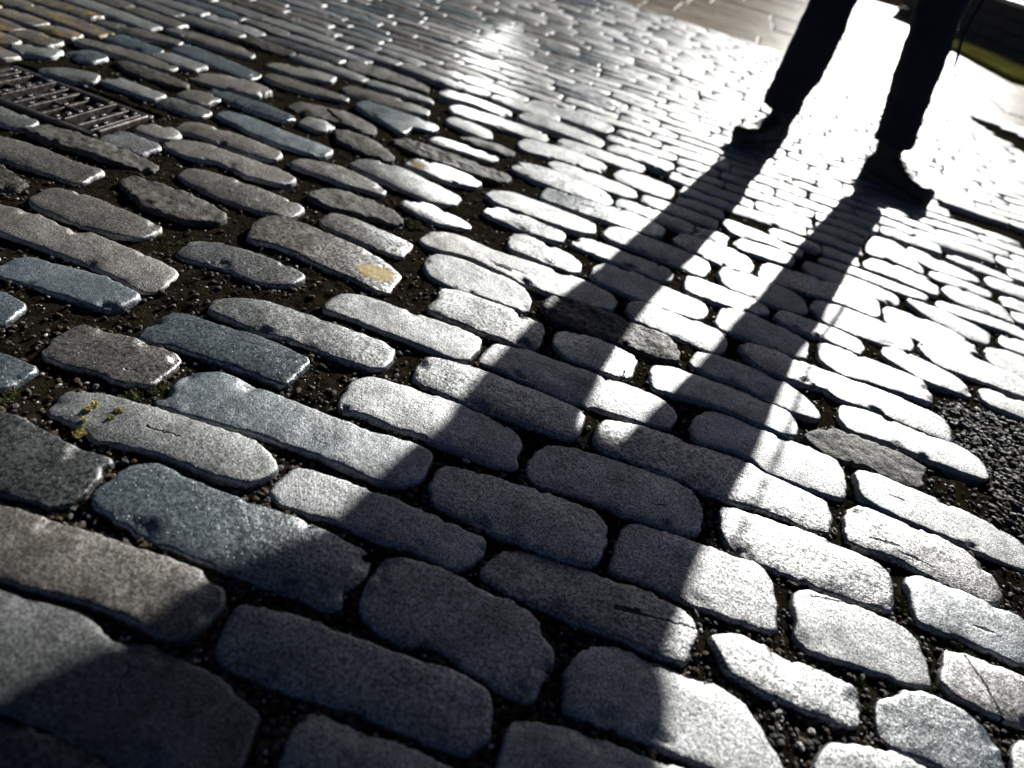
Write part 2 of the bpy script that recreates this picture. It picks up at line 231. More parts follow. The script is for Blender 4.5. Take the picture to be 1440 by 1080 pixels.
P='''
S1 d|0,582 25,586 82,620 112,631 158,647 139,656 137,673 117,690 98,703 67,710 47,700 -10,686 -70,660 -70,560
S2 g|62,576 87,549 108,545 140,549 182,562 220,572 275,592 360,622 382,647 390,656 372,672 350,678 312,672 250,647 220,635 150,617 130,613 117,596
S3 b|220,562 265,523 285,521 310,523 340,533 360,544 480,592 515,607 567,620 600,634 607,642 600,652 592,670 565,682 535,675 460,642 410,625 360,606 325,597 262,577 225,567
S4 b|130,700 160,675 185,657 212,651 225,652 240,662 295,687 360,712 402,722 432,735 480,757 515,772 520,780 515,800 510,812 492,824 477,825 480,842 476,854 447,851 435,842 410,832 360,815 300,792 250,772 200,752 160,725 135,710
S5 u|-70,680 0,704 62,727 120,747 200,775 275,802 287,817 310,832 312,850 295,870 275,885 265,896 232,896 190,875 150,855 87,836 0,810 -70,785
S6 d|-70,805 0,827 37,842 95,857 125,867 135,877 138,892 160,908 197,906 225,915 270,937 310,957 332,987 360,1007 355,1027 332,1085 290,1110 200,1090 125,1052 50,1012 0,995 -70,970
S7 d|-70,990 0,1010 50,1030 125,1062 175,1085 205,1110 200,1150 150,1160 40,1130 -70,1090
S8 g|305,917 322,872 332,857 345,851 360,854 410,864 480,892 560,922 635,945 675,965 687,977 690,1010 685,1035 660,1057 635,1054 585,1035 510,997 447,982 410,970 360,950 332,942 307,922
S9 g|397,1070 410,1035 432,1005 447,1004 500,1027 535,1042 597,1065 630,1079 652,1098 645,1140 560,1140 470,1115 400,1090
S10 g|525,810 542,785 560,784 627,802 672,829 717,845 752,865 757,885 770,905 782,917 770,947 760,955 757,970 747,982 720,975 710,970 660,942 630,915 597,902 572,905 535,887 510,862 510,842
S11 s|381,692 395,672 417,656 437,659 495,680 535,695 585,715 660,750 680,760 677,780 647,799 622,792 585,772 535,757 485,735 430,717 397,705
S12 s|607,682 612,665 625,651 650,654 720,677 770,695 827,715 845,730 852,742 848,765 842,785 827,795 795,785 745,765 685,742 635,717 610,702
S13 s|742,657 752,637 770,624 795,625 870,647 945,675 972,690 982,710 987,725 980,747 965,751 895,727 832,702 752,677
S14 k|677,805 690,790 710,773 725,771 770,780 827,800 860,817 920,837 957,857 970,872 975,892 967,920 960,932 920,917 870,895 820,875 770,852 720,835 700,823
S15 s|797,995 800,940 820,917 840,910 880,914 945,942 982,955 1020,970 1047,987 1065,1017 1080,1045 1102,1080 1110,1100 1075,1112 1000,1078 920,1045 870,1022 820,1007
S16 g|708,1065 716,1030 725,1012 757,1017 815,1032 870,1052 915,1072 957,1082 1005,1110 990,1150 900,1140 720,1110 704,1090
S17 s|860,797 867,772 880,740 895,735 945,752 1020,780 1070,797 1082,815 1090,850 1092,882 1087,886 1045,872 970,845 920,822 875,808
S18 s|1015,715 1027,712 1080,730 1155,755 1217,785 1242,797 1252,815 1255,857 1240,852 1180,835 1130,815 1080,795 1025,767 1017,740
S19 s|837,620 842,600 855,592 920,605 982,627 1045,647 1080,666 1162,700 1170,715 1169,746 1155,745 1080,715 1020,700 970,680 895,650 845,630
S20 s|974,597 982,585 995,579 1020,582 1080,607 1112,617 1175,642 1185,657 1190,695 1185,699 1105,672 1080,662 1045,637 982,620 975,610
S21 g|1202,665 1230,667 1280,687 1342,710 1405,737 1440,760 1465,782 1475,803 1440,797 1405,785 1355,762 1280,735 1230,712 1212,702 1207,685
S22 p|1190,740 1195,715 1210,712 1255,727 1305,747 1355,772 1377,790 1402,817 1412,842 1392,845 1355,830 1312,810 1255,780 1195,762
S23 b|1275,812 1292,810 1330,822 1440,870 1480,890 1492,935 1440,932 1405,917 1355,897 1305,880 1292,872 1285,847
S24 g|1117,847 1122,832 1142,832 1180,845 1255,875 1282,892 1297,917 1305,947 1310,962 1292,962 1230,942 1180,925 1137,910 1121,895 1125,872
S25 s|1002,891 1040,892 1065,905 1080,908 1107,927 1152,940 1185,957 1202,965 1210,980 1205,1017 1187,1017 1142,1000 1080,977 1040,952 1022,940 1012,915
S26 b|1237,985 1260,982 1275,972 1305,975 1355,1000 1387,1027 1402,1052 1411,1082 1412,1100 1380,1105 1342,1085 1292,1062 1255,1047 1240,1030 1235,1005
S27 p|1326,955 1332,915 1345,915 1357,920 1440,952 1490,975 1500,1035 1440,1018 1417,1012 1380,995 1342,975
S28 s|1150,1085 1157,1055 1175,1046 1220,1052 1260,1060 1300,1079 1330,1100 1320,1130 1160,1115
S29 g|1428,1052 1440,1042 1490,1060 1500,1130 1440,1115 1430,1085
S32 s|480,562 497,537 515,530 540,534 572,542 610,555 647,567 685,585 720,600 735,619 725,638 728,655 720,657 685,647 635,627 585,607 555,600 510,580 480,575
S33 s|582,530 590,510 602,499 635,507 685,522 720,536 795,565 815,572 822,585 812,610 805,615 770,605 720,587 685,577 635,557 597,540
S34 s|672,506 687,490 697,483 720,487 745,492 782,507 870,537 882,542 932,560 947,575 952,587 940,599 920,596 870,582 795,560 760,546 720,524 697,515
S35 b|779,485 782,467 802,466 845,477 882,492 897,505 892,515 887,531 860,525 795,502
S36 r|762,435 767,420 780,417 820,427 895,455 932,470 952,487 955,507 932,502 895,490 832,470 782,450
S37 w|590,335 607,325 630,325 660,335 685,347 720,360 770,375 820,392 860,412 868,422 860,435 832,430 770,410 720,390 687,374 660,361 622,351 597,342
S38 g|597,372 602,362 615,357 647,363 685,380 720,394 735,404 746,420 744,432 735,435 720,430 660,410 635,402 605,387
S39 w|600,432 615,420 620,407 637,405 672,417 720,435 745,450 765,457 757,490 735,485 685,467 635,447
S40 g|452,430 475,412 495,411 522,417 585,440 647,462 677,477 670,492 657,506 635,502 585,482 535,462 485,442
S41 g|291,432 307,420 330,417 360,420 377,422 435,442 485,460 540,480 555,490 550,507 535,517 510,512 472,500 410,477 360,463 325,447
S42 b|192,470 220,450 240,438 265,438 312,457 360,470 402,490 437,507 417,525 402,540 385,535 360,525 300,505 250,485 212,477
S43 w|60,497 75,477 110,457 130,460 175,472 237,492 252,502 247,512 225,530 212,541 175,537 140,522 87,507
S44 b|-70,475 0,497 52,517 25,535 0,547 -70,540
S45 b|-60,395 0,410 22,420 37,430 15,445 0,455 -60,450
S46 b|-15,376 20,362 40,359 65,367 100,375 140,387 180,407 197,417 170,430 155,435 125,426 75,409 0,385
S47 w|-60,272 0,290 50,300 90,320 105,325 120,324 162,342 212,360 242,375 247,382 240,392 212,410 150,380 100,360 50,342 0,325 -60,308
S48 w|37,282 67,265 87,265 133,278 180,297 230,320 200,333 160,327 100,310
S49 g|247,355 265,340 285,335 360,355 405,375 429,389 410,400 392,400 360,395 312,374 262,362
S50 y|347,335 363,312 382,305 400,306 435,318 487,337 520,352 550,372 564,385 552,400 545,409 530,406 500,390 450,372 420,357 390,345 360,339
S51 w|447,312 467,299 495,305 535,322 582,342 570,352 565,360 535,350 485,330
S52 r|432,275 450,265 480,268 530,285 560,302 567,311 555,315 540,310 500,300 465,290
S53 g|562,285 572,281 600,285 635,302 665,316 655,321 622,315 585,300
S54 g|490,230 510,222 563,233 613,260 650,277 637,288 607,283 547,257
S55 q|567,230 583,222 620,230 663,247 677,257 667,263 630,255 590,238
S56 w|405,230 427,222 480,233 500,242 543,265 537,273 480,257 443,243
S57 w|250,248 263,235 283,237 333,253 400,277 430,292 410,305 367,297 300,273
S58 w|227,203 247,195 290,200 333,217 400,240 417,252 397,259 350,247 310,227 267,220
S59 w|243,180 263,170 283,172 333,187 383,207 397,215 387,225 333,210 283,190
S60 b|303,160 317,155 350,163 397,183 437,197 470,210 453,220 417,210 367,192 323,170
S61 b|287,127 303,123 350,137 393,153 417,165 400,170 350,153 317,140
S62 w|263,107 283,100 333,108 383,128 363,135 317,123
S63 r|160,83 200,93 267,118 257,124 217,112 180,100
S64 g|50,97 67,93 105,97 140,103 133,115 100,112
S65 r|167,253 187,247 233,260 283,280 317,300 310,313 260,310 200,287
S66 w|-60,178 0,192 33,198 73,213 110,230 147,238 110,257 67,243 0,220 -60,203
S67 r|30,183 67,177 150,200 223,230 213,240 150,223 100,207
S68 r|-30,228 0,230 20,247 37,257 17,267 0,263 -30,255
U1 g|683,273 693,267 720,267 780,290 837,313 837,328 813,327 763,309 697,285
U2 g|678,298 690,291 720,294 763,314 795,328 790,340 763,333 713,314
U3 b|760,277 765,268 773,262 820,280 870,292 920,312 935,322 930,332 910,330 857,312 795,290
U4 g|847,327 860,319 882,322 945,345 995,365 999,375 990,387 970,380 907,355 860,337
U5 g|802,342 815,334 832,336 895,360 940,377 947,387 942,395 925,392 870,370 820,350
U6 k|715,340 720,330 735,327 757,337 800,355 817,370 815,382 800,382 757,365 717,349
U7 s|832,387 835,375 852,369 895,382 945,407 990,425 996,437 985,450 957,442 895,420 845,397
U8 s|882,435 887,425 910,425 945,440 1007,462 1024,477 1017,495 995,490 920,460 890,447
U9 g|962,400 967,387 985,390 1032,410 1075,427 1084,440 1057,440 995,420 965,407
U10 s|1007,457 1015,432 1027,430 1060,442 1080,452 1130,477 1137,487 1132,505 1117,501 1080,489 1045,472
U11 s|970,510 980,495 997,497 1080,522 1125,552 1142,567 1155,585 1147,588 1105,575 1080,562 1045,542 1007,530
U12 b|915,530 920,512 945,513 990,531 1032,544 1080,560 1110,578 1120,597 1120,613 1095,607 1045,587 1007,570 957,555 920,545
U13 g|1041,487 1055,484 1080,489 1130,510 1155,520 1205,537 1255,549 1330,585 1337,597 1344,621 1305,607 1230,577 1180,560 1155,545 1080,525 1050,502
U14 g|1155,505 1152,482 1167,482 1205,497 1295,532 1305,545 1312,567 1292,561 1230,540 1180,525
U15 g|1181,575 1187,569 1230,580 1305,611 1355,627 1380,647 1392,672 1380,672 1305,645 1255,622 1192,602 1182,587
U16 r|1130,615 1145,606 1180,606 1230,622 1280,647 1302,657 1295,670 1297,685 1267,677 1205,650 1167,640
V17 g|1377,547 1392,547 1440,565 1480,580 1480,600 1440,587 1385,565
V1 g|1240,497 1245,487 1265,489 1317,512 1352,532 1360,541 1367,557 1350,552 1305,538 1255,510
V2 g|1292,482 1305,480 1355,497 1440,532 1490,552 1490,575 1440,557 1390,538 1320,513 1300,497
V3 g|1242,435 1250,431 1292,447 1330,460 1367,482 1374,495 1372,507 1342,497 1280,473 1250,457
V4 s|1140,430 1150,421 1185,432 1230,450 1280,470 1285,492 1267,490 1205,470 1160,450
V5 s|1090,444 1100,436 1157,455 1180,462 1212,478 1216,490 1207,496 1180,485 1150,472 1100,456
V6 s|1067,383 1075,367 1115,380 1200,407 1220,412 1235,427 1237,447 1225,443 1180,425 1110,403 1072,393
V7 g|1010,383 1020,375 1080,395 1120,412 1133,425 1135,438 1120,438 1070,423 1020,402
V8 g|945,337 960,327 995,337 1045,355 1060,372 1055,384 1020,373 970,355
V10 g|1130,375 1135,366 1202,390 1255,410 1265,420 1262,429 1240,422 1192,405 1142,386
V11 g|1152,365 1157,358 1210,377 1255,398 1295,412 1305,420 1300,424 1267,413 1205,388
V12 g|1032,339 1045,333 1080,345 1112,357 1118,365 1112,373 1080,364 1040,350
V13 g|1015,315 1022,307 1080,330 1130,350 1127,360 1105,352 1080,342 1032,329
V14 g|1215,367 1225,362 1255,370 1305,390 1317,400 1321,415 1305,411 1255,390 1217,377
V15 g|1220,342 1230,332 1255,340 1270,350 1300,380 1297,384 1255,366 1220,355
V16 g|1272,355 1280,347 1305,357 1375,390 1377,397 1355,393 1305,375
V18 g|1307,384 1315,378 1355,395 1395,412 1392,420 1355,407 1320,393
V19 g|1325,406 1332,402 1380,418 1410,433 1430,455 1405,444 1342,422 1330,413
V20 g|1316,427 1322,421 1355,431 1440,463 1480,477 1480,495 1440,477 1380,454 1330,436
V21 g|1274,424 1280,420 1330,438 1380,460 1394,470 1392,482 1367,475 1305,446
V22 g|1405,475 1412,471 1440,479 1490,497 1490,515 1440,499 1410,487
V23 g|1384,490 1405,490 1440,503 1480,517 1480,550 1440,531 1395,512
V24 g|1385,392 1392,389 1440,405 1490,422 1490,437 1440,420 1390,402
V25 g|1406,419 1412,416 1440,426 1480,440 1480,455 1440,440 1412,428
V26 g|1330,362 1337,357 1380,371 1427,392 1422,397 1380,383
W1 g|718,236 732,228 780,240 850,267 862,280 855,287 800,270 740,248
W2 g|770,229 783,225 830,241 890,265 897,273 887,279 830,260 780,240
W3 g|728,200 740,193 790,207 845,228 853,236 843,242 790,225 735,209
W4 g|782,199 793,194 860,216 903,232 907,238 897,242 840,222 790,207
W5 w|632,151 643,147 690,161 765,186 772,193 763,198 700,178 640,160
W6 g|627,167 637,163 670,174 690,185 692,192 680,195 655,184 632,173
W7 g|728,161 740,157 800,176 845,195 850,201 842,206 800,190 735,168
W8 g|603,195 617,191 660,206 697,219 700,224 690,227 650,213 607,200
W9 g|618,131 630,126 680,140 717,153 720,160 705,160 660,145 620,136
W10 r|645,194 660,191 700,202 722,212 723,217 710,217 680,208
W11 g|687,136 697,133 750,148 785,162 787,169 775,168 720,150
W12 g|853,206 863,201 910,215 945,230 947,237 937,240 890,222 857,211
W13 g|863,244 875,239 910,249 945,263 948,271 940,279 900,265 867,251
W14 g|740,144 755,140 800,153 860,176 862,183 850,186 800,168 745,150
X1 b|500,147 513,140 565,157 610,172 617,178 607,184 578,177 573,183 565,187 540,172 510,155
X2 w|480,123 495,119 560,138 605,155 600,161 560,152 490,131
X3 g|513,116 525,111 570,125 610,140 607,145 570,134
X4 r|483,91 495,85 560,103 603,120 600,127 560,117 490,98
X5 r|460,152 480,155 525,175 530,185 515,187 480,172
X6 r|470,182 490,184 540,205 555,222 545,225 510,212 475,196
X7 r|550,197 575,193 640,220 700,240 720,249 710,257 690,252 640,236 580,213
Y1 w|373,90 385,86 430,96 473,108 465,115 420,106
Y2 w|370,107 382,102 430,117 490,135 487,141 440,132 390,117
Y3 r|403,150 420,142 470,152 500,165 495,175 450,166
Z1 w|103,58 117,53 200,74 253,94 230,97 167,77
Z2 g|15,66 25,61 90,68 72,80 30,74
Z3 w|130,29 150,27 257,57 250,63 200,53
Z4 w|230,41 245,38 330,61 360,76 350,80 300,66
'''
# ------------------------------------------------------------------ setts: outline -> worn, domed block of stone
def area(p): return sum(p[i-1].x*p[i].y - p[i].x*p[i-1].y for i in range(len(p)))/2
def resample(p, n):
    seg = [(p[i], p[(i+1) % len(p)]) for i in range(len(p))]; ln = [(b-a).length for a, b in seg]; T = sum(ln)
    out = []; i = 0; acc = 0
    for k in range(n):
        t = T*k/n
        while acc + ln[i] < t: acc += ln[i]; i += 1
        a, b = seg[i]; out.append(a.lerp(b, (t-acc)/max(ln[i], 1e-9)))
    return out
def chaikin(p, c=.22):
    out = []
    for i in range(len(p)):
        a, b = p[i], p[(i+1) % len(p)]; out += [a.lerp(b, c), a.lerp(b, 1-c)]
    return out
def normals(p):
    n = len(p); o = []
    for i in range(n):
        t = p[(i+1) % n] - p[i-1]; o.append(Vector((t.y, -t.x)).normalized())
    return o
def inside(pt, poly):
    x, y = pt; r = False
    for i in range(len(poly)):
        a, b = poly[i-1], poly[i]
        if (a.y > y) != (b.y > y) and x < (b.x-a.x)*(y-a.y)/(b.y-a.y)+a.x: r = not r
    return r
def bbox(p): return min(q.x for q in p), max(q.x for q in p), min(q.y for q in p), max(q.y for q in p)
def principal(p, c):
    xx = sum((q.x-c.x)**2 for q in p); yy = sum((q.y-c.y)**2 for q in p); xy = sum((q.x-c.x)*(q.y-c.y) for q in p)
    a = .5*atan2(2*xy, xx-yy); return Vector((cos(a), sin(a)))
def sett_mesh(poly, rough=0.0, n=None, detail=1.0, seed=0, low=0.0, mb=None, mi=0):
    """poly: outline of the worn top face on the street (anticlockwise). Returns MB in coordinates local to its centroid and the centroid."""
    if area(poly) < 0: poly = poly[::-1]
    per = sum((poly[i]-poly[i-1]).length for i in range(len(poly)))
    n = n or max(24, min(110, int(per/.0075*detail)))
    p = resample(chaikin(poly, .16), n)
    c = sum(p, Vector((0, 0)))/n
    rng = random.Random(seed*7919+13)
    sd = Vector((rng.uniform(0, 90), rng.uniform(0, 90), rng.uniform(0, 90)))
    nr = normals(p)
    ea = .0026 + rough*.004
    p = [q + k*(noise.noise(Vector((q.x*70, q.y*70, 0))+sd)*ea + noise.noise(Vector((q.x*170, q.y*170, 5))+sd)*ea*.8) for q, k in zip(p, nr)]
    nr = normals(p); nr = [(nr[i-1]+nr[i]*2+nr[(i+1) % n]).normalized() for i in range(n)]
    dome = rng.uniform(.0010, .0045); ta, tb = rng.gauss(0, .016), rng.gauss(0, .022)
    pa = principal(p, c)
    hu = max(abs((q-c).dot(pa)) for q in p); hv = max(abs((q-c).dot(Vector((-pa.y, pa.x)))) for q in p)
    us = max(abs(q.x-c.x) for q in p) + 1e-6
    lowf = rng.uniform(9, 20); la = .0016 + rough*.0035
    chips = []
    for _ in range(rng.choice((1, 2, 3, 4)) if detail > .6 else 0):   # spalls broken off the arris
        q = p[rng.randrange(n)]; chips.append((q.x, q.y, rng.uniform(.006, .022), rng.uniform(.0015, .006)))
    def top(q, edge):
        u = (q-c).dot(pa)/hu; w_ = (q-c).dot(Vector((-pa.y, pa.x)))/hv
        z = dome*(.6 - abs(u)**3*.8 - abs(w_)**2.6) + ta*(q.x-c.x) + tb*(q.y-c.y) - low
        v = Vector((q.x*lowf, q.y*lowf, 3)) + sd
        z += noise.noise(v)*la + noise.noise(v*3.1)*(.0005+rough*.002)
        for hx, hy, hr, hd in chips:
            dd = hypot(q.x-hx, q.y-hy)/hr*(1+.5*noise.noise(Vector((q.x*120, q.y*120, 11))+sd))
            if dd < 1: z -= hd*min(1, (1-dd)*2.2)
        if rough > .2: z += noise.noise(v*7)*rough*.0022
        return z
    rings = []
    for d, dz in ((-.0078, None), (-.0060, -.022), (-.0048, -.0080), (-.0036, -.0026), (-.0020, -.0007), (.0012, 0.0)):
        ring = []
        for i, (q, k) in enumerate(zip(p, nr)):
            cut = 1 + .9*noise.noise(Vector((q.x*45, q.y*45, 9))+sd)   # uneven arris
            r = q - k*(d+.0036)*cut + k*.0036
            z = -.065 if dz is None else top(q, 0) + dz*(max(.3, cut) if dz > -.01 else 1)
            ring.append((r.x-c.x, r.y-c.y, z))
        rings.append(ring)
    inner = [Vector((x+c.x, y+c.y)) for x, y, z in rings[-1]]
    v = [q for r in rings for q in r]; f = []
    for a in range(len(rings)-1):
        for i in range(n):
            j = (i+1) % n; f.append((a*n+i, a*n+j, (a+1)*n+j, (a+1)*n+i))
    b = (len(rings)-1)*n
    if detail > .6:      # worn top: fine sheet of triangles inside the arris
        sp = .0062 if detail > .9 else .011
        x0, x1, y0, y1 = bbox(inner); pts = list(inner); jj = 0; y = y0 + sp*.5
        while y < y1:
            x = x0 + sp*(.5 if jj % 2 else .1)
            while x < x1:
                if inside((x, y), inner) and min((q.x-x)**2+(q.y-y)**2 for q in inner) > (sp*.55)**2: pts.append(Vector((x, y)))
                x += sp
            y += sp*.87; jj += 1
        pc, pe, pf_, ov, oe, of = geometry.delaunay_2d_cdt(pts, [(i, (i+1) % n) for i in range(n)], [], 1, 1e-6)
        idx = []
        for q, o_ in zip(pc, ov):
            k = [i for i in o_ if i < n]
            if k: idx.append(b+k[0])
            else: idx.append(len(v)); v.append((q.x-c.x, q.y-c.y, top(q, 1)))
        f += [tuple(idx[i] for i in t) for t in pf_ if len(set(idx[i] for i in t)) == 3]
    else:
        s = .5; v += [((q.x-c.x)*s, (q.y-c.y)*s, top(c+(q-c)*s, 1)) for q in inner] + [(0, 0, top(c, 1))]
        for i in range(n):
            j = (i+1) % n; f += [(b+i, b+j, b+n+j, b+n+i), (b+n+i, b+n+j, b+2*n)]
    if mb is not None:
        mb.add([(x+c.x, y+c.y, z) for x, y, z in v], f, mi); return mb, c
    m = MB(); m.add(v, f); return m, c

TR = []     # traced setts: name, style, outline on the street
for l in P.strip().splitlines():
    a, b = l.split('|'); nm, st = a.split()
    TR.append((nm, st, [ground(*map(float, q.split(','))) for q in b.split()]))
# places where no sett lies: holes, gravelled and earth-filled patches, the drain
HOLES = {k: [ground(*map(float, q.split(','))) for q in s.split()] for k, s in {
 'gravel': '1318,568 1345,562 1372,572 1440,592 1520,625 1560,760 1440,752 1402,735 1392,680 1345,625',
 'mortar': '1062,1010 1085,985 1140,1003 1170,1022 1150,1046 1135,1085 1112,1085',
 'streak': '1316,284 1330,286 1400,308 1446,330 1440,342 1400,324 1345,304',
 'wedge': '1362,163 1385,170 1420,184 1500,226 1490,246 1440,212 1400,188',
 'wedgeb': '1375,655 1395,680 1392,690 1340,668 1300,660',
 'dirta': '400,488 440,512 480,545 500,560 478,578 430,560 395,540',
 'dirtb': '432,366 470,395 455,412 430,425 395,412 410,402',
 'dirtc': '226,372 262,365 320,382 400,405 330,415 290,430 270,430 225,410',
 'dirtd': '0,420 40,400 130,440 210,440 190,470 110,455 50,498 0,490',
}.items()}
GX0, GX1, GY0, GY1 = -1.78, -1.342, 1.255, 1.455     # the drain
HOLES['drain'] = [Vector((GX0-.02, GY0-.02)), Vector((GX1+.012, GY0-.02)), Vector((GX1+.012, GY1+.012)), Vector((GX0-.02, GY1+.012))]
BLK = [(bbox(p), p) for _, _, p in TR] + [(bbox(p), p) for p in HOLES.values()]
def blocked(x, y, mg=.006):
    for (x0, x1, y0, y1), p in BLK:
        if x0-mg < x < x1+mg and y0-mg < y < y1+mg:
            for dx, dy in ((0, 0), (mg, 0), (-mg, 0), (0, mg), (0, -mg)):
                if inside((x+dx, y+dy), p): return True
    return False
# the courses nobody could trace one by one: long rows at the spacing of the traced ones
ROWS = []; y = -.9; rr = random.Random(3)
while y < 5.62:
    wdt = rr.uniform(.080, .098) if y > 0 else rr.uniform(.09, .11)
    ROWS.append((y, wdt)); y += wdt + .004
FILL = []
for ri, (y0, wd) in enumerate(ROWS):
    rr = random.Random(100+ri)
    xa, xb = -1.0 - .62*max(y0, 0) - 1.2, 1.25 + .32*max(y0, 0)
    wob = lambda x, ph=ri: .010*noise.noise(Vector((x*1.3, ph*.35, 0))) + .012*noise.noise(Vector((x*.5, ph*.08, 7)))
    # free intervals along the row
    xs = xa + rr.uniform(0, .2); st = .012; free = []; cur = None; x = xs
    while x < xb:
        bl = (y0 < 3.0 or x > 1.0) and any(blocked(x, y0+wob(x)+wd*t) for t in (.16, .5, .84))
        if not bl and cur is None: cur = x
        if bl and cur is not None: free.append((cur, x-st)); cur = None
        x += st
    if cur is not None: free.append((cur, xb))
    for a, b in free:
        x = a
        while b - x > .085:
            ln = rr.choice((.17, .20, .23, .26, .29, .33))*rr.uniform(.92, 1.1)
            if b - x - ln < .09: ln = b - x
            if ln > .42: ln = .2
            g = rr.uniform(.004, .009); e = rr.uniform(.004, .009); k = lambda s=.006: rr.uniform(-s, s)
            X0, X1 = x+e, x+ln-g
            if X1 - X0 < .06: x += ln; continue
            q = [(X0, .13), (X0+.012, .03), ((X0+X1)/2, .01), (X1-.012, .03), (X1, .15), (X1+k(), .55), (X1, .86), (X1-.014, .97), ((X0+X1)/2, .99), (X0+.014, .97), (X0, .88), (X0+k(), .5)]
            poly = [Vector((px+k(.004), y0 + wob(px) + .006 + (wd-.012)*t + k(.0035))) for px, t in q]
            FILL.append(poly); x += ln
def screen_area(poly):
    pr = [project((q.x, q.y, 0)) for q in poly]
    if any(a is None for a in pr): return 0
    cl = [(min(max(a[0], 0), 1440), min(max(a[1], 0), 1080)) for a in pr]
    return abs(sum(cl[i-1][0]*cl[i][1]-cl[i][0]*cl[i-1][1] for i in range(len(cl))))/2
# ------------------------------------------------------------------ person
def tube(mb, path, seg=20, cap=True):
    """path: (x, y, z, rx, ry) rings; near-vertical rings lie flat, others turn with the path"""
    n = len(path); rings = []
    for i, (x, y, z, rx, ry) in enumerate(path):
        a = Vector(path[max(i-1, 0)][:3]); b = Vector(path[min(i+1, n-1)][:3]); t = (b-a).normalized()
        if abs(t.z) > .8: e1, e2 = Vector((1, 0, 0)), Vector((0, 1, 0))
        else:
            e2 = Vector((0, 0, 1)); e1 = t.cross(e2).normalized(); e2 = t.cross(e1).normalized()
        rings.append([Vector((x, y, z)) + e1*rx*cos(2*pi*k/seg) + e2*ry*sin(2*pi*k/seg) for k in range(seg)])
    v = [p for r in rings for p in r]; f = []
    for a in range(n-1):
        for k in range(seg): f.append((a*seg+k, a*seg+(k+1) % seg, (a+1)*seg+(k+1) % seg, (a+1)*seg+k))
    f.append(tuple(range(seg))[::-1]); f.append(tuple(range((n-1)*seg, n*seg)))
    mb.add(v, f)
def fuse(mb, name, voxel, smooth=4, mat=None, parent=None, fold=None):
    me = mb.mesh('tmp'); o = bpy.data.objects.new('tmp', me); COL.objects.link(o)
    r = o.modifiers.new('r', 'REMESH'); r.mode = 'VOXEL'; r.voxel_size = voxel
    s = o.modifiers.new('s', 'SMOOTH'); s.iterations = smooth; s.factor = .5
    dg = bpy.context.evaluated_depsgraph_get(); dg.update()
    m2 = bpy.data.meshes.new_from_object(o.evaluated_get(dg)); bpy.data.objects.remove(o)
    if fold:
        nrm = [v.normal.copy() for v in m2.vertices]
        for v, k in zip(m2.vertices, nrm): v.co += k*fold(v.co)
    m2.polygons.foreach_set('use_smooth', [True]*len(m2.polygons)); m2.update(); m2.name = name
    return link(name, m2, mat, parent)
def head_shape(mb, cx, cy, z0):
    # neck, skull, jaw, nose, ears: face towards the camera (-Y)
    tube(mb, [(cx, cy+.015, z0-.08, .058, .06), (cx, cy+.01, z0+.02, .054, .057), (cx, cy, z0+.07, .056, .06)])
    sk = [(0, -.01, .02, .03, .035), (0, -.02, .035, .048, .06), (0, -.012, .06, .060, .080), (0, 0, .10, .068, .092), (0, .004, .14, .074, .098), (0, .006, .18, .074, .097), (0, .008, .21, .062, .082), (0, .01, .228, .035, .05), (0, .01, .234, .01, .015)]
    tube(mb, [(cx+a, cy+b, z0+.01+c, d, e) for a, b, c, d, e in sk], 24)
    tube(mb, [(cx, cy-.088, z0+.135, .006, .008), (cx, cy-.100, z0+.115, .009, .011), (cx, cy-.108, z0+.098, .014, .014), (cx, cy-.095, z0+.088, .012, .010)], 10)
    for s in (-1, 1):
        tube(mb, [(cx+s*.074, cy+.005, z0+.085, .006, .010), (cx+s*.081, cy+.012, z0+.11, .008, .018), (cx+s*.080, cy+.012, z0+.135, .006, .015)], 10)
        tube(mb, [(cx+s*.012, cy-.088, z0+.148, .012, .006), (cx+s*.036, cy-.084, z0+.152, .012, .006), (cx+s*.054, cy-.07, z0+.148, .008, .005)], 8)
    for dz in (.052, .062): tube(mb, [(cx-.024, cy-.079, z0+dz, .004, .004), (cx, cy-.086, z0+dz+.002, .006, .005), (cx+.024, cy-.079, z0+dz, .004, .004)], 8)
CX, CY = .452, 3.12
skin = plain('skin', (.30, .19, .14), (.36, .24, .18), 40, .55, .1)
navy = plain('dark_trouser_cloth', (.006, .007, .011), (.012, .014, .020), 240, .9, .4, .001, .2)
coat = plain('dark_coat_cloth', (.008, .009, .012), (.015, .016, .020), 200, .9, .4, .001, .2)
leather = plain('dark_brown_leather', (.007, .005, .0035), (.014, .010, .006), 90, .62, .25, .001, .3)
rubber = plain('black_rubber', (.008, .008, .008), (.014, .014, .014), 120, .7, .3)
hairm = plain('dark_hair', (.012, .009, .006), (.03, .022, .015), 300, .6, .6)
LLEG = [(.158, .252, .074), (.20, .249, .078), (.30, .263, .086), (.38, .266, .087), (.45, .263, .082), (.53, .262, .080), (.60, .262, .080), (.68, .268, .087), (.76, .286, .096), (.84, .315, .106), (.90, .35, .114)]
RLEG = [(.160, .712, .071), (.22, .704, .073), (.30, .683, .076), (.38, .661, .079), (.46, .643, .081), (.53, .628, .082), (.60, .614, .080), (.68, .608, .086), (.76, .598, .095), (.84, .582, .106), (.90, .56, .114)]
ly = lambda z, b: 3.11 - .05*math.exp(-((z-.50)/.16)**2) + .02*math.exp(-((z-.33)/.12)**2)
b = MB()
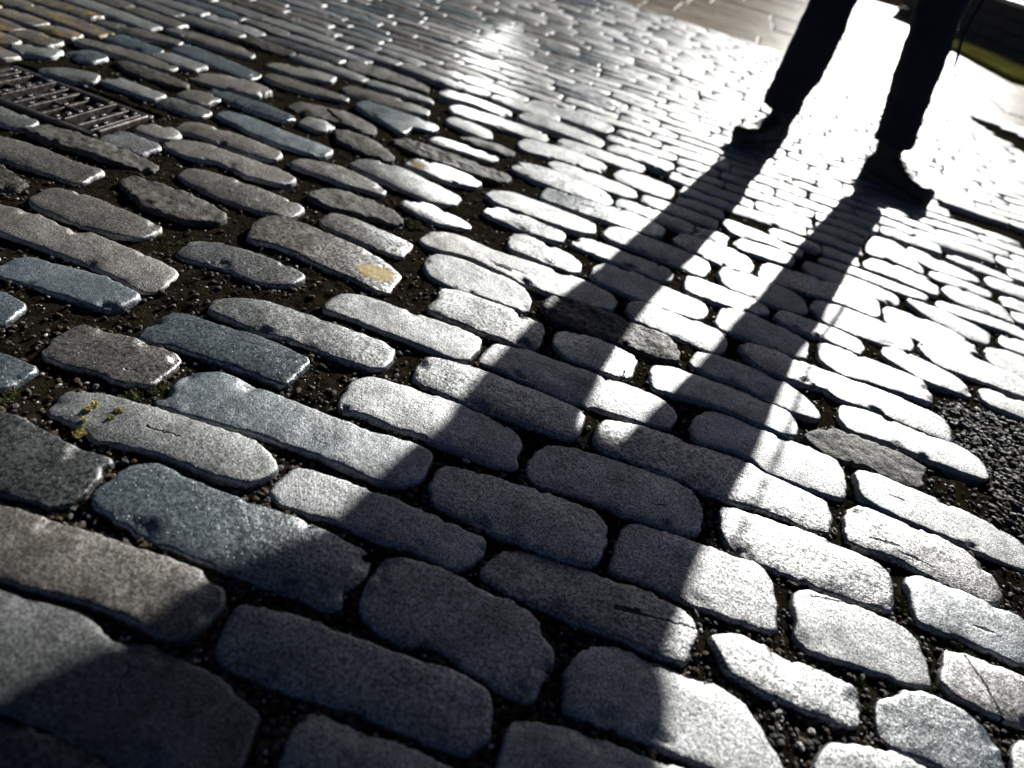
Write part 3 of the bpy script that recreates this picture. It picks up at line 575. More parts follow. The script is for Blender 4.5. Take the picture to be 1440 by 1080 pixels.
for LEG, s in ((LLEG, -1), (RLEG, 1)):   # the body under the clothes, one continuous figure
    hl, to = (Vector((.305, 3.165)), Vector((.128, 2.945))) if s < 0 else (Vector((.672, 3.150)), Vector((.905, 2.955)))
    d = (to-hl).normalized(); an = hl + d*.055
    tube(b, [(an.x, an.y, .035, .022, .024), (an.x, an.y, .08, .026, .03), (an.x, an.y, .14, .029, .032)] + [(x, ly(z, 0), z, r*.70, r*.76) for z, x, r in LEG[2:]])
    tube(b, [tuple(hl + d*t) + (zc, wx, wz) for t, zc, wx, wz in ((.02, .04, .015, .02), (.05, .045, .022, .026), (.12, .045, .026, .022), (.20, .04, .028, .014), (.25, .036, .016, .008))])
tube(b, [(CX, CY, .86, .10, .08), (CX, CY, .89, .165, .11), (CX, CY, .94, .165, .11), (CX, CY, 1.06, .145, .095), (CX, CY, 1.2, .165, .105), (CX, CY, 1.33, .18, .11), (CX, CY+.01, 1.41, .13, .085), (CX, CY+.012, 1.45, .07, .065)])
for s in (-1, 1):
    sh = (CX+s*.175, CY, 1.385); el = (CX+s*.245, CY+.03, 1.11); wr = (CX+s*.185, CY-.10, .955)
    mid1 = tuple((a+c)/2 for a, c in zip(sh, el)); mid2 = tuple((a+c)/2 for a, c in zip(el, wr))
    tube(b, [sh+(.05, .05), mid1+(.046, .046), el+(.036, .038), mid2+(.035, .035), wr+(.025, .022)], 14)
    hb = Vector(wr); hd = Vector((-s*.25, -.25, -.9)).normalized()
    tube(b, [tuple(hb)+(.025, .02), tuple(hb+hd*.05)+(.04, .016), tuple(hb+hd*.09)+(.038, .014)], 12)
    side = Vector((0, 1, 0))
    for q, (o_, ln) in enumerate(((-.028, .062), (-.010, .072), (.009, .068), (.027, .052))):
        p0 = hb + hd*.082 + side*o_; p1 = p0 + hd*ln*.55 + Vector((-s*.006, 0, 0)); p2 = p1 + (hd + Vector((-s*.5, 0, 0))).normalized()*ln*.45
        tube(b, [tuple(p0)+(.009, .009), tuple(p1)+(.0085, .0085), tuple(p2)+(.006, .006)], 8)
    p0 = hb + hd*.03 - side*.034; p1 = p0 - side*.03 + hd*.03; p2 = p1 + hd*.03
    tube(b, [tuple(p0)+(.011, .011), tuple(p1)+(.010, .010), tuple(p2)+(.007, .007)], 8)
head_shape(b, CX, CY-.01, 1.50)
person = fuse(b, 'person', .0065, 3, skin)
tag(person, 'person in dark trousers and boots, backlit, standing with feet apart on the setts', 'person')
def cloth(amp, zs=1.0):
    def f(co):
        v = Vector((co.x*7, co.y*7, co.z*15*zs))
        a = amp*(noise.noise(v) + .6*noise.noise(v*2.3+Vector((4, 1, 2))))
        return a*(1.6 if co.z < .34 or .44 < co.z < .60 else .8)
    return f
b = MB()
for LEG in (LLEG, RLEG):
    tube(b, [(x, ly(z, 0), z, r, r*1.12) for z, x, r in LEG], 28)
    z, x, r = LEG[0]; tube(b, [(x, 3.11, z-.012, r*1.06, r*1.15), (x, 3.11, z+.02, r*1.07, r*1.16), (x, 3.11, z+.032, r*1.0, r*1.1)], 28)
tube(b, [(CX, CY, .85, .15, .10), (CX, CY, .89, .205, .13), (CX, CY, .93, .20, .13), (CX, CY, 1.0, .185, .125)], 28)
tr = fuse(b, 'trousers', .008, 3, navy, person, cloth(.0048))
b = MB()
tube(b, [(CX, CY, .875, .225, .14), (CX, CY, .91, .238, .15), (CX, CY, 1.0, .225, .15), (CX, CY, 1.12, .205, .14), (CX, CY, 1.25, .215, .145), (CX, CY, 1.36, .215, .14), (CX, CY+.005, 1.43, .15, .11), (CX, CY+.01, 1.475, .085, .082)], 30)
for s in (-1, 1):
    tube(b, [(CX+s*.165, CY, 1.395, .075, .075), (CX+s*.215, CY+.005, 1.30, .072, .072), (CX+s*.25, CY+.02, 1.18, .064, .066), (CX+s*.262, CY+.03, 1.10, .06, .062), (CX+s*.245, CY-.02, 1.04, .056, .058), (CX+s*.205, CY-.09, .965, .05, .05), (CX+s*.18, CY-.10, .92, .06, .05)], 18)
jk = fuse(b, 'jacket', .009, 4, coat, person, cloth(.006, .7))
b = MB()
sp = [(.71, 3.075, .86), (.725, 3.06, .74), (.722, 3.06, .62), (.728, 3.06, .55), (.748, 3.06, .49), (.757, 3.06, .455), (.778, 3.06, .436)]
tube(b, [q+(.006 if i < 5 else .003, .004) for i, q in enumerate(sp)], 8)
st = link('strap', b.mesh('strap'), coat, jk)
b = MB(); hz = 1.50
tube(b, [(CX, CY+.03, hz+.07, .06, .065), (CX, CY+.025, hz+.12, .080, .085), (CX, CY+.02, hz+.17, .084, .098), (CX, CY+.008, hz+.215, .078, .098), (CX, CY+.005, hz+.245, .05, .066), (CX, CY+.005, hz+.255, .015, .02)], 22)
fuse(b, 'hair', .007, 2, hairm, person, lambda c: .004*noise.noise(c*60))
def shoe(heel, toe, label):
    a = Vector(heel); d = Vector(toe) - a; Ls = d.length; d.normalize(); s = Vector((-d.y, d.x))
    b = MB(); seg = 24; rings = []
    for t, hw, top, lift in ((-.02, .020, .060, .012), (.02, .038, .095, .010), (.12, .044, .125, .010), (.28, .046, .128, .010), (.42, .046, .112, .010), (.55, .048, .092, .010), (.70, .052, .078, .010), (.84, .053, .074, .011), (.94, .046, .072, .013), (.985, .036, .062, .014), (1.01, .018, .042, .018)):
        r = []
        for k in range(seg):
            an = 2*pi*k/seg; cx, sz = cos(an), sin(an)
            x = hw*math.copysign(abs(cx)**.75, cx); z = lift + (top-lift)*(.5+.5*math.copysign(abs(sz)**.8, sz))
            p = a + d*(Ls*t) + s*x; r.append((p.x, p.y, z))
        rings.append(r)
    v = [p for r in rings for p in r]; f = [(i*seg+k, i*seg+(k+1) % seg, (i+1)*seg+(k+1) % seg, (i+1)*seg+k) for i in range(len(rings)-1) for k in range(seg)]
    f += [tuple(range(seg))[::-1], tuple(range((len(rings)-1)*seg, len(rings)*seg))]; b.add(v, f)
    c = a + d*Ls*.20; c2 = a + d*Ls*.17
    tube(b, [(c.x, c.y, .05, .046, .050), (c.x, c.y, .09, .048, .052), (c2.x, c2.y, .14, .054, .056), (c2.x, c2.y, .195, .058, .058)], 20)
    o = fuse(b, 'shoe', .0055, 3, leather, person, lambda q: .0022*noise.noise(Vector((q.x*40, q.y*40, q.z*60))))
    b = MB(); n = 28; pl = []
    for k in range(n):     # welted sole with a heel block
        u = k/n*2*pi; t = .5-.5*cos(u); w_ = (.042+.014*sin(pi*min(1, t*1.15))**1.2 if t > .4 else .047) * abs(sin(u))**.45 * (1 if sin(u) > 0 else 1)
        pl.append(a + d*(Ls*(-.012+1.026*t)) + s*w_*(1 if sin(u) >= 0 else -1))
    v = [(p.x, p.y, z) for z in (.0, .026) for p in pl]; f = [(k, (k+1) % n, n+(k+1) % n, n+k) for k in range(n)] + [tuple(range(n))[::-1], tuple(range(n, 2*n))]
    b.add(v, f); q = link('sole', b.mesh('sole', False), rubber, o)
    # laces across the instep
    for i in range(4):
        t = .36+.07*i; p = a + d*Ls*t; z = .124 - .045*((t-.3)/.3); bb = MB()
        l = [p + s*x for x in (-.024, -.012, 0, .012, .024)]
        tube(bb, [(e.x, e.y, z+dz, .0025, .0025) for e, dz in zip(l, (-.008, .002, .005, .002, -.008))], 6); link('lace', bb.mesh('lace'), rubber, o)
    return o
shoe((.305, 3.165), (.128, 2.945), None); shoe((.672, 3.150), (.905, 2.955), None)

# ------------------------------------------------------------------ the setts
bpy.context.view_layer.update()
DG = bpy.context.evaluated_depsgraph_get()
pv, pf = [], []
for o in (tr, jk) + tuple(c for c in person.children if c.name.startswith('shoe')):
    k = len(pv); pv += [v.co.copy() for v in o.data.vertices]; pf += [tuple(i+k for i in p.vertices) for p in o.data.polygons]
PB = BVHTree.FromPolygons(pv, pf)
def shade(poly):
    c = sum(poly, Vector((0, 0)))/len(poly); k = 0; n = 0
    for q in poly:
        for t in (.35, .8):
            p = c.lerp(q, t); n += 1; k += PB.ray_cast(Vector((p.x, p.y, .01)), SUN_DIR)[0] is not None
    return k/n
FILL.sort(key=screen_area, reverse=True)
vis = [p for p in FILL if screen_area(p) > 60]
SEEN = [t for t in TR]
NIND = max(0, 298 - len(SEEN))
ORNG = [(0, 0, 125, 78)]
rr = random.Random(5)
def style_for(poly):
    c = sum(poly, Vector((0, 0)))/len(poly); pr = project((c.x, c.y, 0))
    if pr and pr[0] < 128 and pr[1] < 72 and pr[1] > -10: return 'o'
    if pr and pr[0] < 480: return rr.choice('ggwgbkgrs')
    return rr.choice('ggggwbsp')
ITEMS = [(nm, st, p) for nm, st, p in SEEN] + [(None, style_for(p), p) for p in FILL[:NIND]]
OBJ = []
for i, (nm, st, p) in enumerate(ITEMS):
    sa = screen_area(p)
    det = 1.25 if sa > 9000 else 1.0 if sa > 1500 else .7
    me, c = sett_mesh(p, 0.8 if st == 'r' else .12 if st in 'skwp' else 0.0, detail=det, seed=i, low=-.001 if st == 'r' else 0)
    o = link('sett', me.mesh('sett'), stone(st, False, nm), None, (c.x, c.y, 0)); OBJ.append((o, nm, st, p, c, sa))
mb = MB(); keys = ['g', 'w', 'b', 's', 'p', 'k', 'o', 'r']
for i, p in enumerate(FILL[NIND:]):
    st = style_for(p); sett_mesh(p, .1, n=22, detail=.4, seed=1000+i, mb=mb, mi=keys.index(st))
fo = link('setts', mb.mesh('setts'))
for k in keys: fo.data.materials.append(stone(k, True))
tag(fo, 'many small distant grey setts laid in close rows up to the pavement', 'setts', kind='stuff')

# ---- descriptions: the look of each sett and where it lies beside things one can find
LOOK = {'g': 'grey', 'b': 'blue-grey', 'w': 'brownish-grey', 'k': 'dark grey', 's': 'speckled grey', 'p': 'pinkish-grey', 'r': 'rough broken', 'y': 'brownish', 'q': 'brownish', 'd': 'dull grey', 'u': 'dull brown', 'o': 'orange'}
HAND = {
 'S50': 'long brownish sett with a round yellow lichen stain near its right end',
 'S4': 'broad blue-grey sett with a broken lower corner and fine scratches, half shaded',
 'S3': 'long smooth blue-grey sett, the longest blue one, its right end in shadow',
 'S2': 'grey sett with tufts of yellow moss on its left end',
 'S5': 'wide brownish coarse-grained sett at the left edge above the darkest corner',
 'S6': 'big shaded sett at the lower left with a small sunlit tip',
 'S7': 'almost black sett in the bottom left corner of the photo',
 'S14': 'dark shaded sett with a hollow and crack at its right end',
 'S15': 'coarse sett at the bottom edge, dark left half and glaring white right half',
 'S10': 'shaded bluish sett with a scalloped lower edge and chipped right end',
 'S27': 'pale sett with one straight crack across it near the right edge',
 'S25': 'bright white pock-marked sett beside the mortar patch with white chips',
 'S36': 'rough dark flaking sett lying across the shadow of the left leg',
 'S37': 'long pale sett with a small dark pit in its middle, tip in shadow',
 'S16': 'dark sett cut by the bottom edge, its right tip lit',
 'S12': 'fully shaded speckled sett with a pale worn spot on its lower edge',
 'S11': 'speckled sett with a sunlit left end and coarse shaded right end',
 'S13': 'shaded long speckled sett just below where the two leg shadows join',
 'S19': 'long speckled sett with a lit left tip, shaded middle and lit right end',
 'S34': 'long speckled sett with a bright square of sun between the leg shadows',
 'S42': 'smooth blue-grey sett with a sharp square right end beside open earth',
 'S43': 'short brown flat sett beside dark earth at the far left',
 'S12x': '', 'U3': 'long white sett with a short dark crack, its right tip in shadow',
 'S55': 'brownish sett with an orange patch on its left end',
 'S60': 'long bluish sliver of a sett with a jagged right end, right of the drain',
 'W5': 'long cream-white sett near the bright patch of reflected sun',
 'S26': 'bluish-white rounded sett near the bottom right corner',
 'S22': 'pinkish pale sett with dark scratches along its lower edge, right side',
 'S24': 'creamy white sett with a thin crack near its top left corner',
 'S23': 'bluish-white sett with a small dark nick, cut by the right edge',
 'S21': 'long white sett bordering the gravel patch, cut by the right edge',
 'S16x': '', 'U16': '', 'S35': 'short blue-grey sett wholly in the shadow of the left leg',
}
ANCH = {'S50': 'the yellow-stained sett', 'S4': 'the broken-cornered blue sett', 'S36': 'the flaking dark sett', 'S27': 'the cracked sett', 'S55': 'the orange-patched sett',
        'S34': 'the sun-patched sett', 'S15': 'the half-white sett', 'U3': 'the dark-cracked white sett', 'W5': 'the cream-white sett'}
PT = {'the left boot': Vector((.2, 3.03)), 'the right boot': Vector((.8, 3.03)), 'the drain': Vector((-1.4, 1.36)), 'the gravel patch': sum(HOLES['gravel'], Vector((0, 0)))/len(HOLES['gravel'])}
for o, nm, st, p, c, sa in OBJ:
    if nm in ANCH: PT[ANCH[nm]] = c
WORDS = ['', 'first', 'second', 'third', 'fourth', 'fifth', 'sixth', 'seventh', 'eighth', 'ninth', 'tenth', 'eleventh', 'twelfth']
NUM = ['', 'one course', 'two courses', 'three courses', 'four courses', 'five courses', 'six courses', 'seven courses', 'eight courses', 'nine courses', 'ten courses']
byanchor = {}
for o, nm, st, p, c, sa in OBJ:
    if HAND.get(nm): continue
    a = min(PT, key=lambda k: abs(PT[k].x-c.x)*.8 + abs(PT[k].y-c.y)*1.25)
    dv = round((c.y-PT[a].y)/.0925); byanchor.setdefault((a, dv), []).append((c.x-PT[a].x, o, st, p))
used = set()
for o, nm, st, p, c, sa in OBJ:
    if HAND.get(nm): tag(o, HAND[nm], 'sett', 'setts of the street')
for (a, dv), ls in byanchor.items():
    for side in (-1, 1):
        q = sorted([l for l in ls if (l[0] >= 0) == (side > 0)], key=lambda l: abs(l[0]))
        for i, (dx, o, st, p) in enumerate(q):
            x0, x1, y0, y1 = bbox(p); ln = x1-x0; wd = y1-y0
            size = 'long' if ln > .29 else 'short' if ln < .19 else 'thin' if wd < .065 else 'medium'
            s = shade(p); light = 'shaded' if s > .8 else 'part-shaded' if s > .15 else 'sunlit'
            D = dv if dv else 0
            pos = ('%s beyond' % NUM[min(D, 10)] if D > 0 else '%s before' % NUM[min(-D, 10)] if D < 0 else 'in line with')
            lab = '%s %s %s sett %s %s, %s to the %s' % (size, light, LOOK[st], pos, a, WORDS[min(i+1, 12)], 'right' if side > 0 else 'left')
            while lab in used: lab = lab.replace(' sett', ' worn sett', 1) if 'worn' not in lab else lab.replace('worn', 'well-worn', 1)
            used.add(lab); tag(o, lab, 'sett', 'setts of the street')

# ------------------------------------------------------------------ ground: earth bed between the setts, sheet to the horizon
EARTH = earth_mat()
ALLP = [(bbox(p), p) for p in HOLES.values()]
def bed_z(x, y):
    z = -.0105 + .004*noise.noise(Vector((x*9, y*9, 1))) + .0035*noise.noise(Vector((x*26, y*26, 2))) + .0025*noise.noise(Vector((x*70, y*70, 3)))
    for k, p in HOLES.items():
        x0, x1, y0, y1 = HB[k]
        if x0 < x < x1 and y0 < y < y1 and inside((x, y), p):
            if k[:4] in ('dirt', 'mort', 'grav'): z = max(z, -.009) + .001 + .006*noise.noise(Vector((x*40, y*40, 4)))
            elif k == 'drain': z = -.05
            else: z = -.05
    return z
HB = {k: bbox(p) for k, p in HOLES.items()}
def grid(name, x0, x1, y0, y1, st, mat, zf):
    nx, ny = int((x1-x0)/st)+1, int((y1-y0)/st)+1
    v = [(x0+i*st, y0+j*st, zf(x0+i*st, y0+j*st)) for j in range(ny) for i in range(nx)]
    f = [(j*nx+i, j*nx+i+1, (j+1)*nx+i+1, (j+1)*nx+i) for j in range(ny-1) for i in range(nx-1)]
    m_ = MB(); m_.add(v, f); return link(name, m_.mesh(name), mat)
tag(grid('ground', -2.45, 1.60, 0.02, 2.30, .0085, EARTH, bed_z), kind='structure')
def far_z(x, y): return -.021 + .005*noise.noise(Vector((x*9, y*9, 1))) if 2.2 < y or x < -2.3 or x > 1.5 or y < .06 else -.085
tag(grid('ground', -6.0, 4.5, -1.4, 5.62, .045, EARTH, far_z), kind='structure')
b = MB(); b.add([(-900, -900, -.09), (900, -900, -.09), (900, 900, -.09), (-900, 900, -.09)], [(0, 1, 2, 3)])
tag(link('ground', b.mesh('ground'), EARTH), kind='structure')

# ---- grit and gravel lying in the joints
def pebble(mb, x, y, z, r, rg, mi=0):
    t = (1+sqrt(5))/2
    V = [(-1, t, 0), (1, t, 0), (-1, -t, 0), (1, -t, 0), (0, -1, t), (0, 1, t), (0, -1, -t), (0, 1, -t), (t, 0, -1), (t, 0, 1), (-t, 0, -1), (-t, 0, 1)]
    F = [(0, 11, 5), (0, 5, 1), (0, 1, 7), (0, 7, 10), (0, 10, 11), (1, 5, 9), (5, 11, 4), (11, 10, 2), (10, 7, 6), (7, 1, 8), (3, 9, 4), (3, 4, 2), (3, 2, 6), (3, 6, 8), (3, 8, 9), (4, 9, 5), (2, 4, 11), (6, 2, 10), (8, 6, 7), (9, 8, 1)]
    an = rg.uniform(0, 6.28); ca, sa_ = cos(an), sin(an); sx, sy, sz = rg.uniform(.7, 1.5), rg.uniform(.5, 1.0), rg.uniform(.35, .8)
    out = []
    for a, b_, c in V:
        k = r/1.9*rg.uniform(.8, 1.2); a *= sx*k; b_ *= sy*k; c *= sz*k
        out.append((x+a*ca-b_*sa_, y+a*sa_+b_*ca, z+c))
    mb.add(out, F, mi)
gm = [plain('grit_brown', (.020, .014, .009), (.06, .043, .028), 400, .65, .2, .002, .04), plain('grit_grey', (.022, .022, .021), (.06, .058, .055), 400, .55, .2, .002, .04), plain('grit_pale', (.22, .21, .19), (.36, .35, .32), 400, .55, .2, .002, .04)]
SB = [(bbox(p), p) for _, _, _, p, _, _ in OBJ] 
CELL = {}
for (x0, x1, y0, y1), p in SB:
    for i in range(int(x0//.1)-0, int(x1//.1)+1):
        for j in range(int(y0//.1), int(y1//.1)+1): CELL.setdefault((i, j), []).append(p)
def on_sett(x, y): return any(inside((x, y), p) for p in CELL.get((int(x//.1), int(y//.1)), ()))
rg = random.Random(21)
mb = MB(); n = 0; tries = 0
while n < 9000 and tries < 90000:
    tries += 1
    px, py = rg.uniform(-20, 1460), 1100*rg.random()**.8
    if py < 60: continue
    g = ground(px, py)
    if on_sett(g.x, g.y): continue
    n += 1; r = rg.choice((.0012, .0015, .002, .002, .003, .004, .0055)); 
    pebble(mb, g.x, g.y, bed_z(g.x, g.y)+r*.35, r, rg, rg.choice((0, 0, 0, 1, 1, 1, 2)) if r < .0035 else rg.choice((0, 1, 1)))
gr = link('grit', mb.mesh('grit', False)); [gr.data.materials.append(q) for q in gm]
tag(gr, 'loose brown and grey grit lying in the joints between the setts', 'grit', kind='stuff')
mb = MB(); gp = HOLES['gravel']; x0, x1, y0, y1 = HB['gravel']; n = 0
while n < 1900:
    x, y = rg.uniform(x0, x1), rg.uniform(y0, y1)
    if not inside((x, y), gp) or on_sett(x, y): continue
    r = rg.choice((.003, .004, .005, .006, .008)); pebble(mb, x, y, bed_z(x, y)+r*.3, r, rg, rg.choice((0, 1, 1, 1)) if rg.random() > .05 else 2); n += 1  # the odd pale pebble is a sun glint put in as colour
gv = link('gravel', mb.mesh('gravel', False)); [gv.data.materials.append(q) for q in gm]
tag(gv, 'patch of dark wet gravel where setts are missing near the right edge', 'gravel', kind='stuff')
for px, py, r, lab in ((1122, 1052, .0058, 'larger rounded white chip on the mortar patch at the bottom edge'), (1139, 1030, .0062, 'long white chip on the mortar patch, the one nearest the white sett above'), (1094, 1003, .0058, 'white chip at the upper left end of the mortar patch'),
                       (1093, 1023, .0036, 'small white chip in the middle of the mortar patch'), (656, 648, .0055, 'pale chip in the dark joint between two shaded setts at mid photo'), (455, 515, .0045, 'tan pebble on the open earth right of the square-ended blue sett'), (456, 995, .006, 'orange-brown pebble in the deep shaded joint at the bottom'), (572, 1038, .0045, 'small brown pebble between two dark setts near the bottom edge')):
    g = ground(px, py, -.01); mb = MB(); pebble(mb, 0, 0, 0, r, rg)
    mt = gm[2] if 'white' in lab or 'pale' in lab else gm[0]
    o = link('pebble' if 'pebble' in lab else 'stone_chip', mb.mesh('chip', False), mt, None, (g.x, g.y, bed_z(g.x, g.y)+r*.35)); tag(o, lab, 'pebble' if 'pebble' in lab else 'stone chip', 'pebbles and chips in the joints')
# ---- moss in the joints
mossm = plain('moss', (.030, .040, .006), (.10, .10, .018), 300, .8, .3)
mossy = plain('yellow_moss', (.20, .17, .04), (.42, .36, .12), 300, .8, .3)
mb = MB()
def tuft(mb, x, y, z, R_, n, h, rg, mi=0):
    for _ in range(n):
        a = rg.uniform(0, 6.28); d = R_*sqrt(rg.random()); bx, by = x+d*cos(a), y+d*sin(a); hh = h*rg.uniform(.4, 1)*(1.1-.6*d/R_); wv = rg.uniform(.0006, .0014); t = rg.uniform(0, 6.28); lx, ly_ = rg.gauss(0, hh*.45), rg.gauss(0, hh*.45)
        mb.add([(bx-wv*cos(t), by-wv*sin(t), z-.002), (bx+wv*cos(t), by+wv*sin(t), z-.002), (bx-wv*sin(t), by+wv*cos(t), z-.002), (bx+lx, by+ly_, z+hh)], [(0, 1, 3), (1, 2, 3), (2, 0, 3)], mi)
MOSS = [(215, 540, .012), (225, 548, .010), (190, 556, .012), (130, 668, .012), (140, 672, .01), (296, 810, .012), (303, 814, .010), (245, 662, .010), (205, 545, .01), (572, 312, .012), (580, 318, .01), (590, 322, .012), (700, 275, .008), (655, 478, .01), (665, 490, .012), (210, 325, .014), (216, 330, .012), (460, 412, .008), (905, 503, .010), (968, 505, .012), (1190, 690, .012), (1196, 712, .012), (1280, 845, .012), (1276, 860, .010), (1300, 968, .012), (1255, 975, .010), (1330, 900, .01), (1030, 975, .010), (1010, 905, .012), (1040, 880, .010), (1395, 882, .01), (1318, 690, .012), (1340, 590, .012), (1410, 745, .012), (5, 545, .015), (12, 552, .012), (1225, 1000, .01), (1150, 895, .01), (1330, 640, .015)]
for px, py, R_ in MOSS:
    g = ground(px, py, -.01); tuft(mb, g.x, g.y, bed_z(g.x, g.y), R_, 170, .009, rg)
    for _ in range(3):
        x, y = g.x+rg.gauss(0, .02), g.y+rg.gauss(0, .012)
        if not on_sett(x, y): tuft(mb, x, y, bed_z(x, y), R_*.7, 90, .007, rg)
mo = link('moss', mb.mesh('moss', False), mossm); tag(mo, 'short green moss growing in the joints between setts', 'moss', kind='stuff')
mb = MB()
for px, py, R_, n in ((110, 607, .008, 90), (116, 601, .005, 50), (118, 590, .004, 40), (125, 575, .006, 60), (134, 568, .005, 50), (157, 587, .004, 40), (168, 577, .006, 60)):
    g = ground(px, py, 0); tuft(mb, g.x, g.y, .001 if py < 600 else -.004, R_, n, .006, rg)
o = link('yellow_moss', mb.mesh('yellow_moss', False), mossy); tag(o, 'dry yellow moss scraps on the left end of a grey sett', 'moss', kind='stuff')

# ------------------------------------------------------------------ the drain at the left
iron = plain('cast_iron', (.03, .027, .024), (.10, .092, .085), 90, .40, .4, .0015); iron.node_tree.nodes['Principled BSDF'].inputs['Metallic'].default_value = .75
dr = empty('drain_grate', (GX0, GY0, 0)); dr.location.z = -.005; tag(dr, 'worn cast iron drain grate with bright worn bars set among the setts at the left', 'drain grate')
W_, H_ = GX1-GX0, GY1-GY0
def part(name, parent, boxes, wd=.005):
    b = MB(); [b.box(*q, j=.0008) for q in boxes]; o = link(name, b.mesh(name, False), iron, parent); bevel(o, wd, 3); return o
part('frame', dr, [(0, W_, 0, .018, -.05, -.002), (0, W_, H_-.018, H_, -.05, -.002), (0, .016, .0185, H_-.0185, -.05, -.003), (W_-.014, W_, .0185, H_-.0185, -.05, .004)])
nb = 11
for i in range(nb):
    x = .035 + (W_-.065)*i/(nb-1); hi = .006 if i in (8, 3) else rg.choice((-.006, -.001, .001, -.010))
    part('bar', dr, [(x-.006, x+.006, .019, H_-.019, -.03, hi*1.0-.003)] + [(x-.006+.001, x+.006-.001, .03+.032*k, .044+.032*k, hi-.0032, hi+.0035) for k in range(5) if (k+i) % 3 or hi > .003])
part('rail', dr, [(.0165, W_-.0145, H_*.5-.006, H_*.5+.006, -.032, -.007)])
b = MB(); b.box(.017, W_-.015, .019, H_-.019, -.10, -.016); link('silt', b.mesh('silt', False), EARTH, dr)

# ------------------------------------------------------------------ pavement, kerb and low wall beyond
flag, nt, bs, L = newmat('flagstone')
co = N(nt, 'ShaderNodeNewGeometry').outputs['Position']; a = noise_n(nt, co, 7, 4, .6); c_ = noise_n(nt, co, 120, 3, .6); ri_ = N(nt, 'ShaderNodeNewGeometry').outputs['Random Per Island']
col = mix(nt, (.085, .075, .060), (.15, .135, .11), ramp(nt, a.outputs[0], [(.35, 0.), (.68, 1.)]).outputs[0])
col = mix(nt, col, ramp(nt, ri_, [(0, .75), (1, 1.2)]).outputs[0], 1.0, 'MULTIPLY')
bp = N(nt, 'ShaderNodeBump', Strength=.5, Distance=.003); L(math_n(nt, 'ADD', a.outputs[0], c_.outputs[0]), bp.inputs['Height'])
nt.nodes.remove(bs); df = N(nt, 'ShaderNodeBsdfDiffuse'); gl = N(nt, 'ShaderNodeBsdfGlossy', Roughness=.42); gl.distribution = 'BECKMANN'; ms = nt.nodes.new('ShaderNodeMixShader'); ms.inputs[0].default_value = .028
for q in (df, gl): L(bp.outputs[0], q.inputs['Normal'])
L(col, df.inputs['Color']); L(df.outputs[0], ms.inputs[1]); L(gl.outputs[0], ms.inputs[2]); L(ms.outputs[0], [q for q in nt.nodes if q.type == 'OUTPUT_MATERIAL'][0].inputs['Surface'])
b = MB(); rg = random.Random(4); y = 5.64
while y < 13.5:
    dy = rg.uniform(.45, .62); x = -7 + rg.uniform(0, .6)
    while x < 6:
        dx = rg.uniform(.55, 1.0); z = rg.uniform(-.004, .004)
        b.box(x+.005, x+dx-.005, y+.005, y+dy-.005, -.08, z, j=.002); x += dx
    y += dy
pv_ = link('pavement', b.mesh('pavement', False), flag); bevel(pv_, .006); tag(pv_, kind='structure')
b = MB(); b.box(-9, 7, 5.6, 13.6, -.2, -.02); tag(link('pavement_bed', b.mesh('pavement_bed', False), EARTH), kind='structure')
wallm = plain('wall_stone', (.016, .015, .012), (.04, .036, .03), 14, .85, .8, .02)
capm = plain('coping_stone', (.30, .28, .25), (.40, .38, .34), 30, .6, .4, .004)
A, B = Vector((2.05, 13.1)), Vector((4.85, 8.15)); D = (B-A); LW = D.length; ang = atan2(D.y, D.x)
wl = empty('low_wall', (A.x, A.y, 0)); wl.rotation_euler.z = ang; tag(wl, 'low dark stone wall with pale coping beyond the pavement at the top right', 'wall')
b = MB(); z = -.05
for r_ in range(4):
    x = 0
    while x < LW:
        dx = min(rg.uniform(.25, .5), LW-x); b.box(x+.004, x+dx-.004, 0+rg.uniform(-.012, .0), .35, z+.004, z+.136, j=.005); x += dx
    z += .14
wb = link('stonework', b.mesh('stonework', False), wallm, wl); bevel(wb, .012)
b = MB(); x = 0
while x < LW:
    dx = min(.9, LW-x); b.box(x+.003, x+dx-.003, -.03, .38, .512, .565, j=.002); x += dx
cp = link('coping', b.mesh('coping', False), capm, wl); bevel(cp, .008)
# mossy verge at the foot of the wall
b = MB(); A2, B2 = Vector((2.05, 10.2)), Vector((2.56, 8.2)); D2 = (B2-A2); L2 = D2.length
ke = empty('kerb', (A2.x, A2.y, 0)); ke.rotation_euler.z = atan2(D2.y, D2.x); tag(ke, 'mossy yellow-green kerb edge at the foot of the dark wall, top right', 'kerb')
x = 0
while x < L2:
    dx = min(rg.uniform(.5, .8), L2-x); b.box(x+.004, x+dx-.004, 0, .7, -.08, .05, j=.004); x += dx
kb = link('kerb_stone', b.mesh('kerb_stone', False), plain('mossy_stone', (.06, .057, .016), (.125, .118, .035), 25, .9, .5, .002, .0), ke); bevel(kb, .015)
b = MB()
for _ in range(900): tuft(b, rg.uniform(0, L2), rg.uniform(.0, .7), .05, .06, 22, .03, rg)
km = plain('kerb_moss', (.15, .14, .035), (.27, .25, .07), 60, .8, .3, .002, .0); link('moss_cover', b.mesh('moss_cover', False), km, ke)

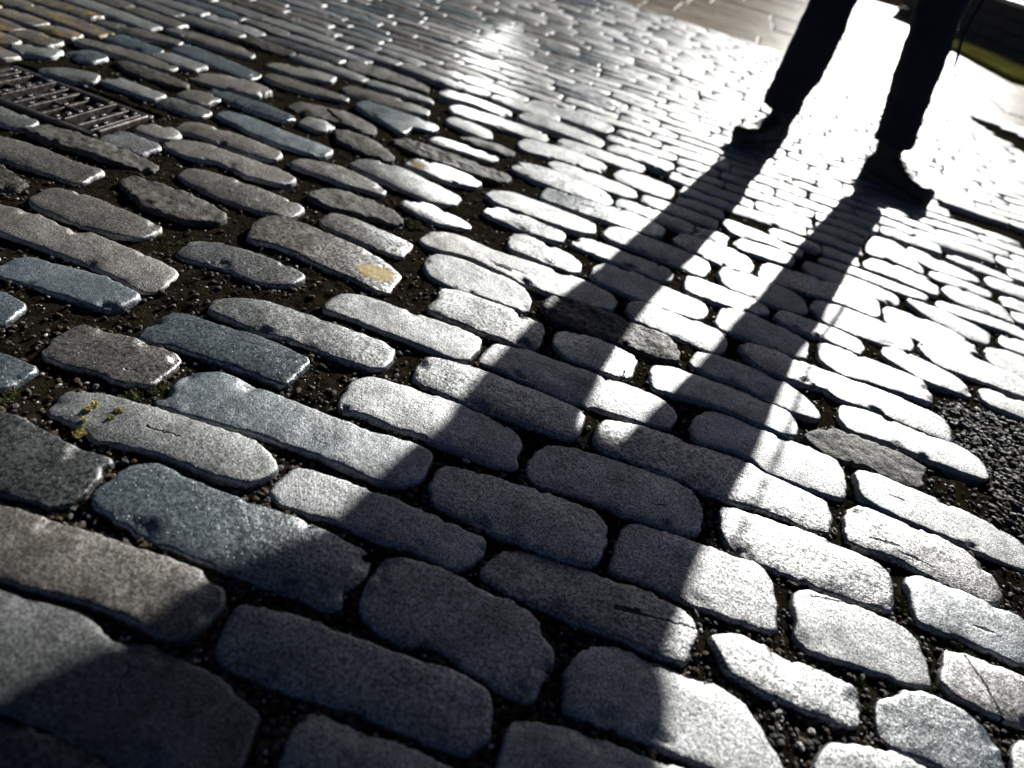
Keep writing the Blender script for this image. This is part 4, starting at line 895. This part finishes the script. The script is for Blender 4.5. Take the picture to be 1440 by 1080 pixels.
# ------------------------------------------------------------------ house on the left whose window throws the sun back on to the street
hs = empty('house', (-3.35, 7.2, 0)); tag(hs, 'stone house on the left with a sash window reflecting the sun on to the setts', 'house')

hw = plain('house_stone', (.10, .09, .075), (.17, .155, .13), 6, .9, .6, .01)
pc = ground(690, 165); tt = 8.0; az2 = atan2(-.283, .897)
d2 = Vector((-.283*1.0, .897, .342)); wc = Vector((pc.x, pc.y, 0)) + d2/ d2.length * tt
d_in = -SUN_DIR; d_out = -(d2.normalized()); nn = (d_out - d_in); nn.z = 0; nn.normalize()
hs.location = (wc.x, wc.y, 0); hs.rotation_euler.z = atan2(nn.y, nn.x)
b = MB(); z0, z1 = wc.z-.5, wc.z+.5
b.box(-5, -.02, -2.5, -.55, -.1, 6.5); b.box(-5, -.02, .55, 3.0, -.1, 6.5); b.box(-5, -.02, -.5499, .5499, -.1, z0-.05); b.box(-5, -.02, -.5499, .5499, z1+.05, 6.5)
link('wall', b.mesh('house_wall', False), hw, hs)
gm_, gnt, gbs, gL = newmat('window_glass'); gbs.inputs['Base Color'].default_value = (.02, .02, .02, 1); gbs.inputs['Roughness'].default_value = .06; gbs.inputs['Metallic'].default_value = 1.0; gbs.inputs['Base Color'].default_value = (.8, .82, .84, 1)
b = MB(); b.box(-.06, -.045, -.5, .5, z0, z1); wn_ = link('window', b.mesh('window', False), gm_, hs)
b = MB(); b.box(-.07, -.025, -.545, -.501, z0-.045, z1+.045); b.box(-.07, -.025, .501, .545, z0-.045, z1+.045); b.box(-.07, -.025, -.5005, .5005, z0-.045, z0-.001); b.box(-.07, -.025, -.5005, .5005, z1+.001, z1+.045)
link('frame', b.mesh('window_frame', False), capm, wn_)
b = MB(); b.add([(-5.2, -2.7, 6.5), (.15, -2.7, 6.5), (.15, 3.2, 6.5), (-5.2, 3.2, 6.5), (-2.5, -2.7, 8.6), (-2.5, 3.2, 8.6)], [(0, 1, 4), (1, 2, 5, 4), (2, 3, 5), (3, 0, 4, 5), (3, 2, 1, 0)]); link('roof', b.mesh('roof', False), plain('slate', (.03, .032, .036), (.06, .062, .068), 12, .7, .5), hs)
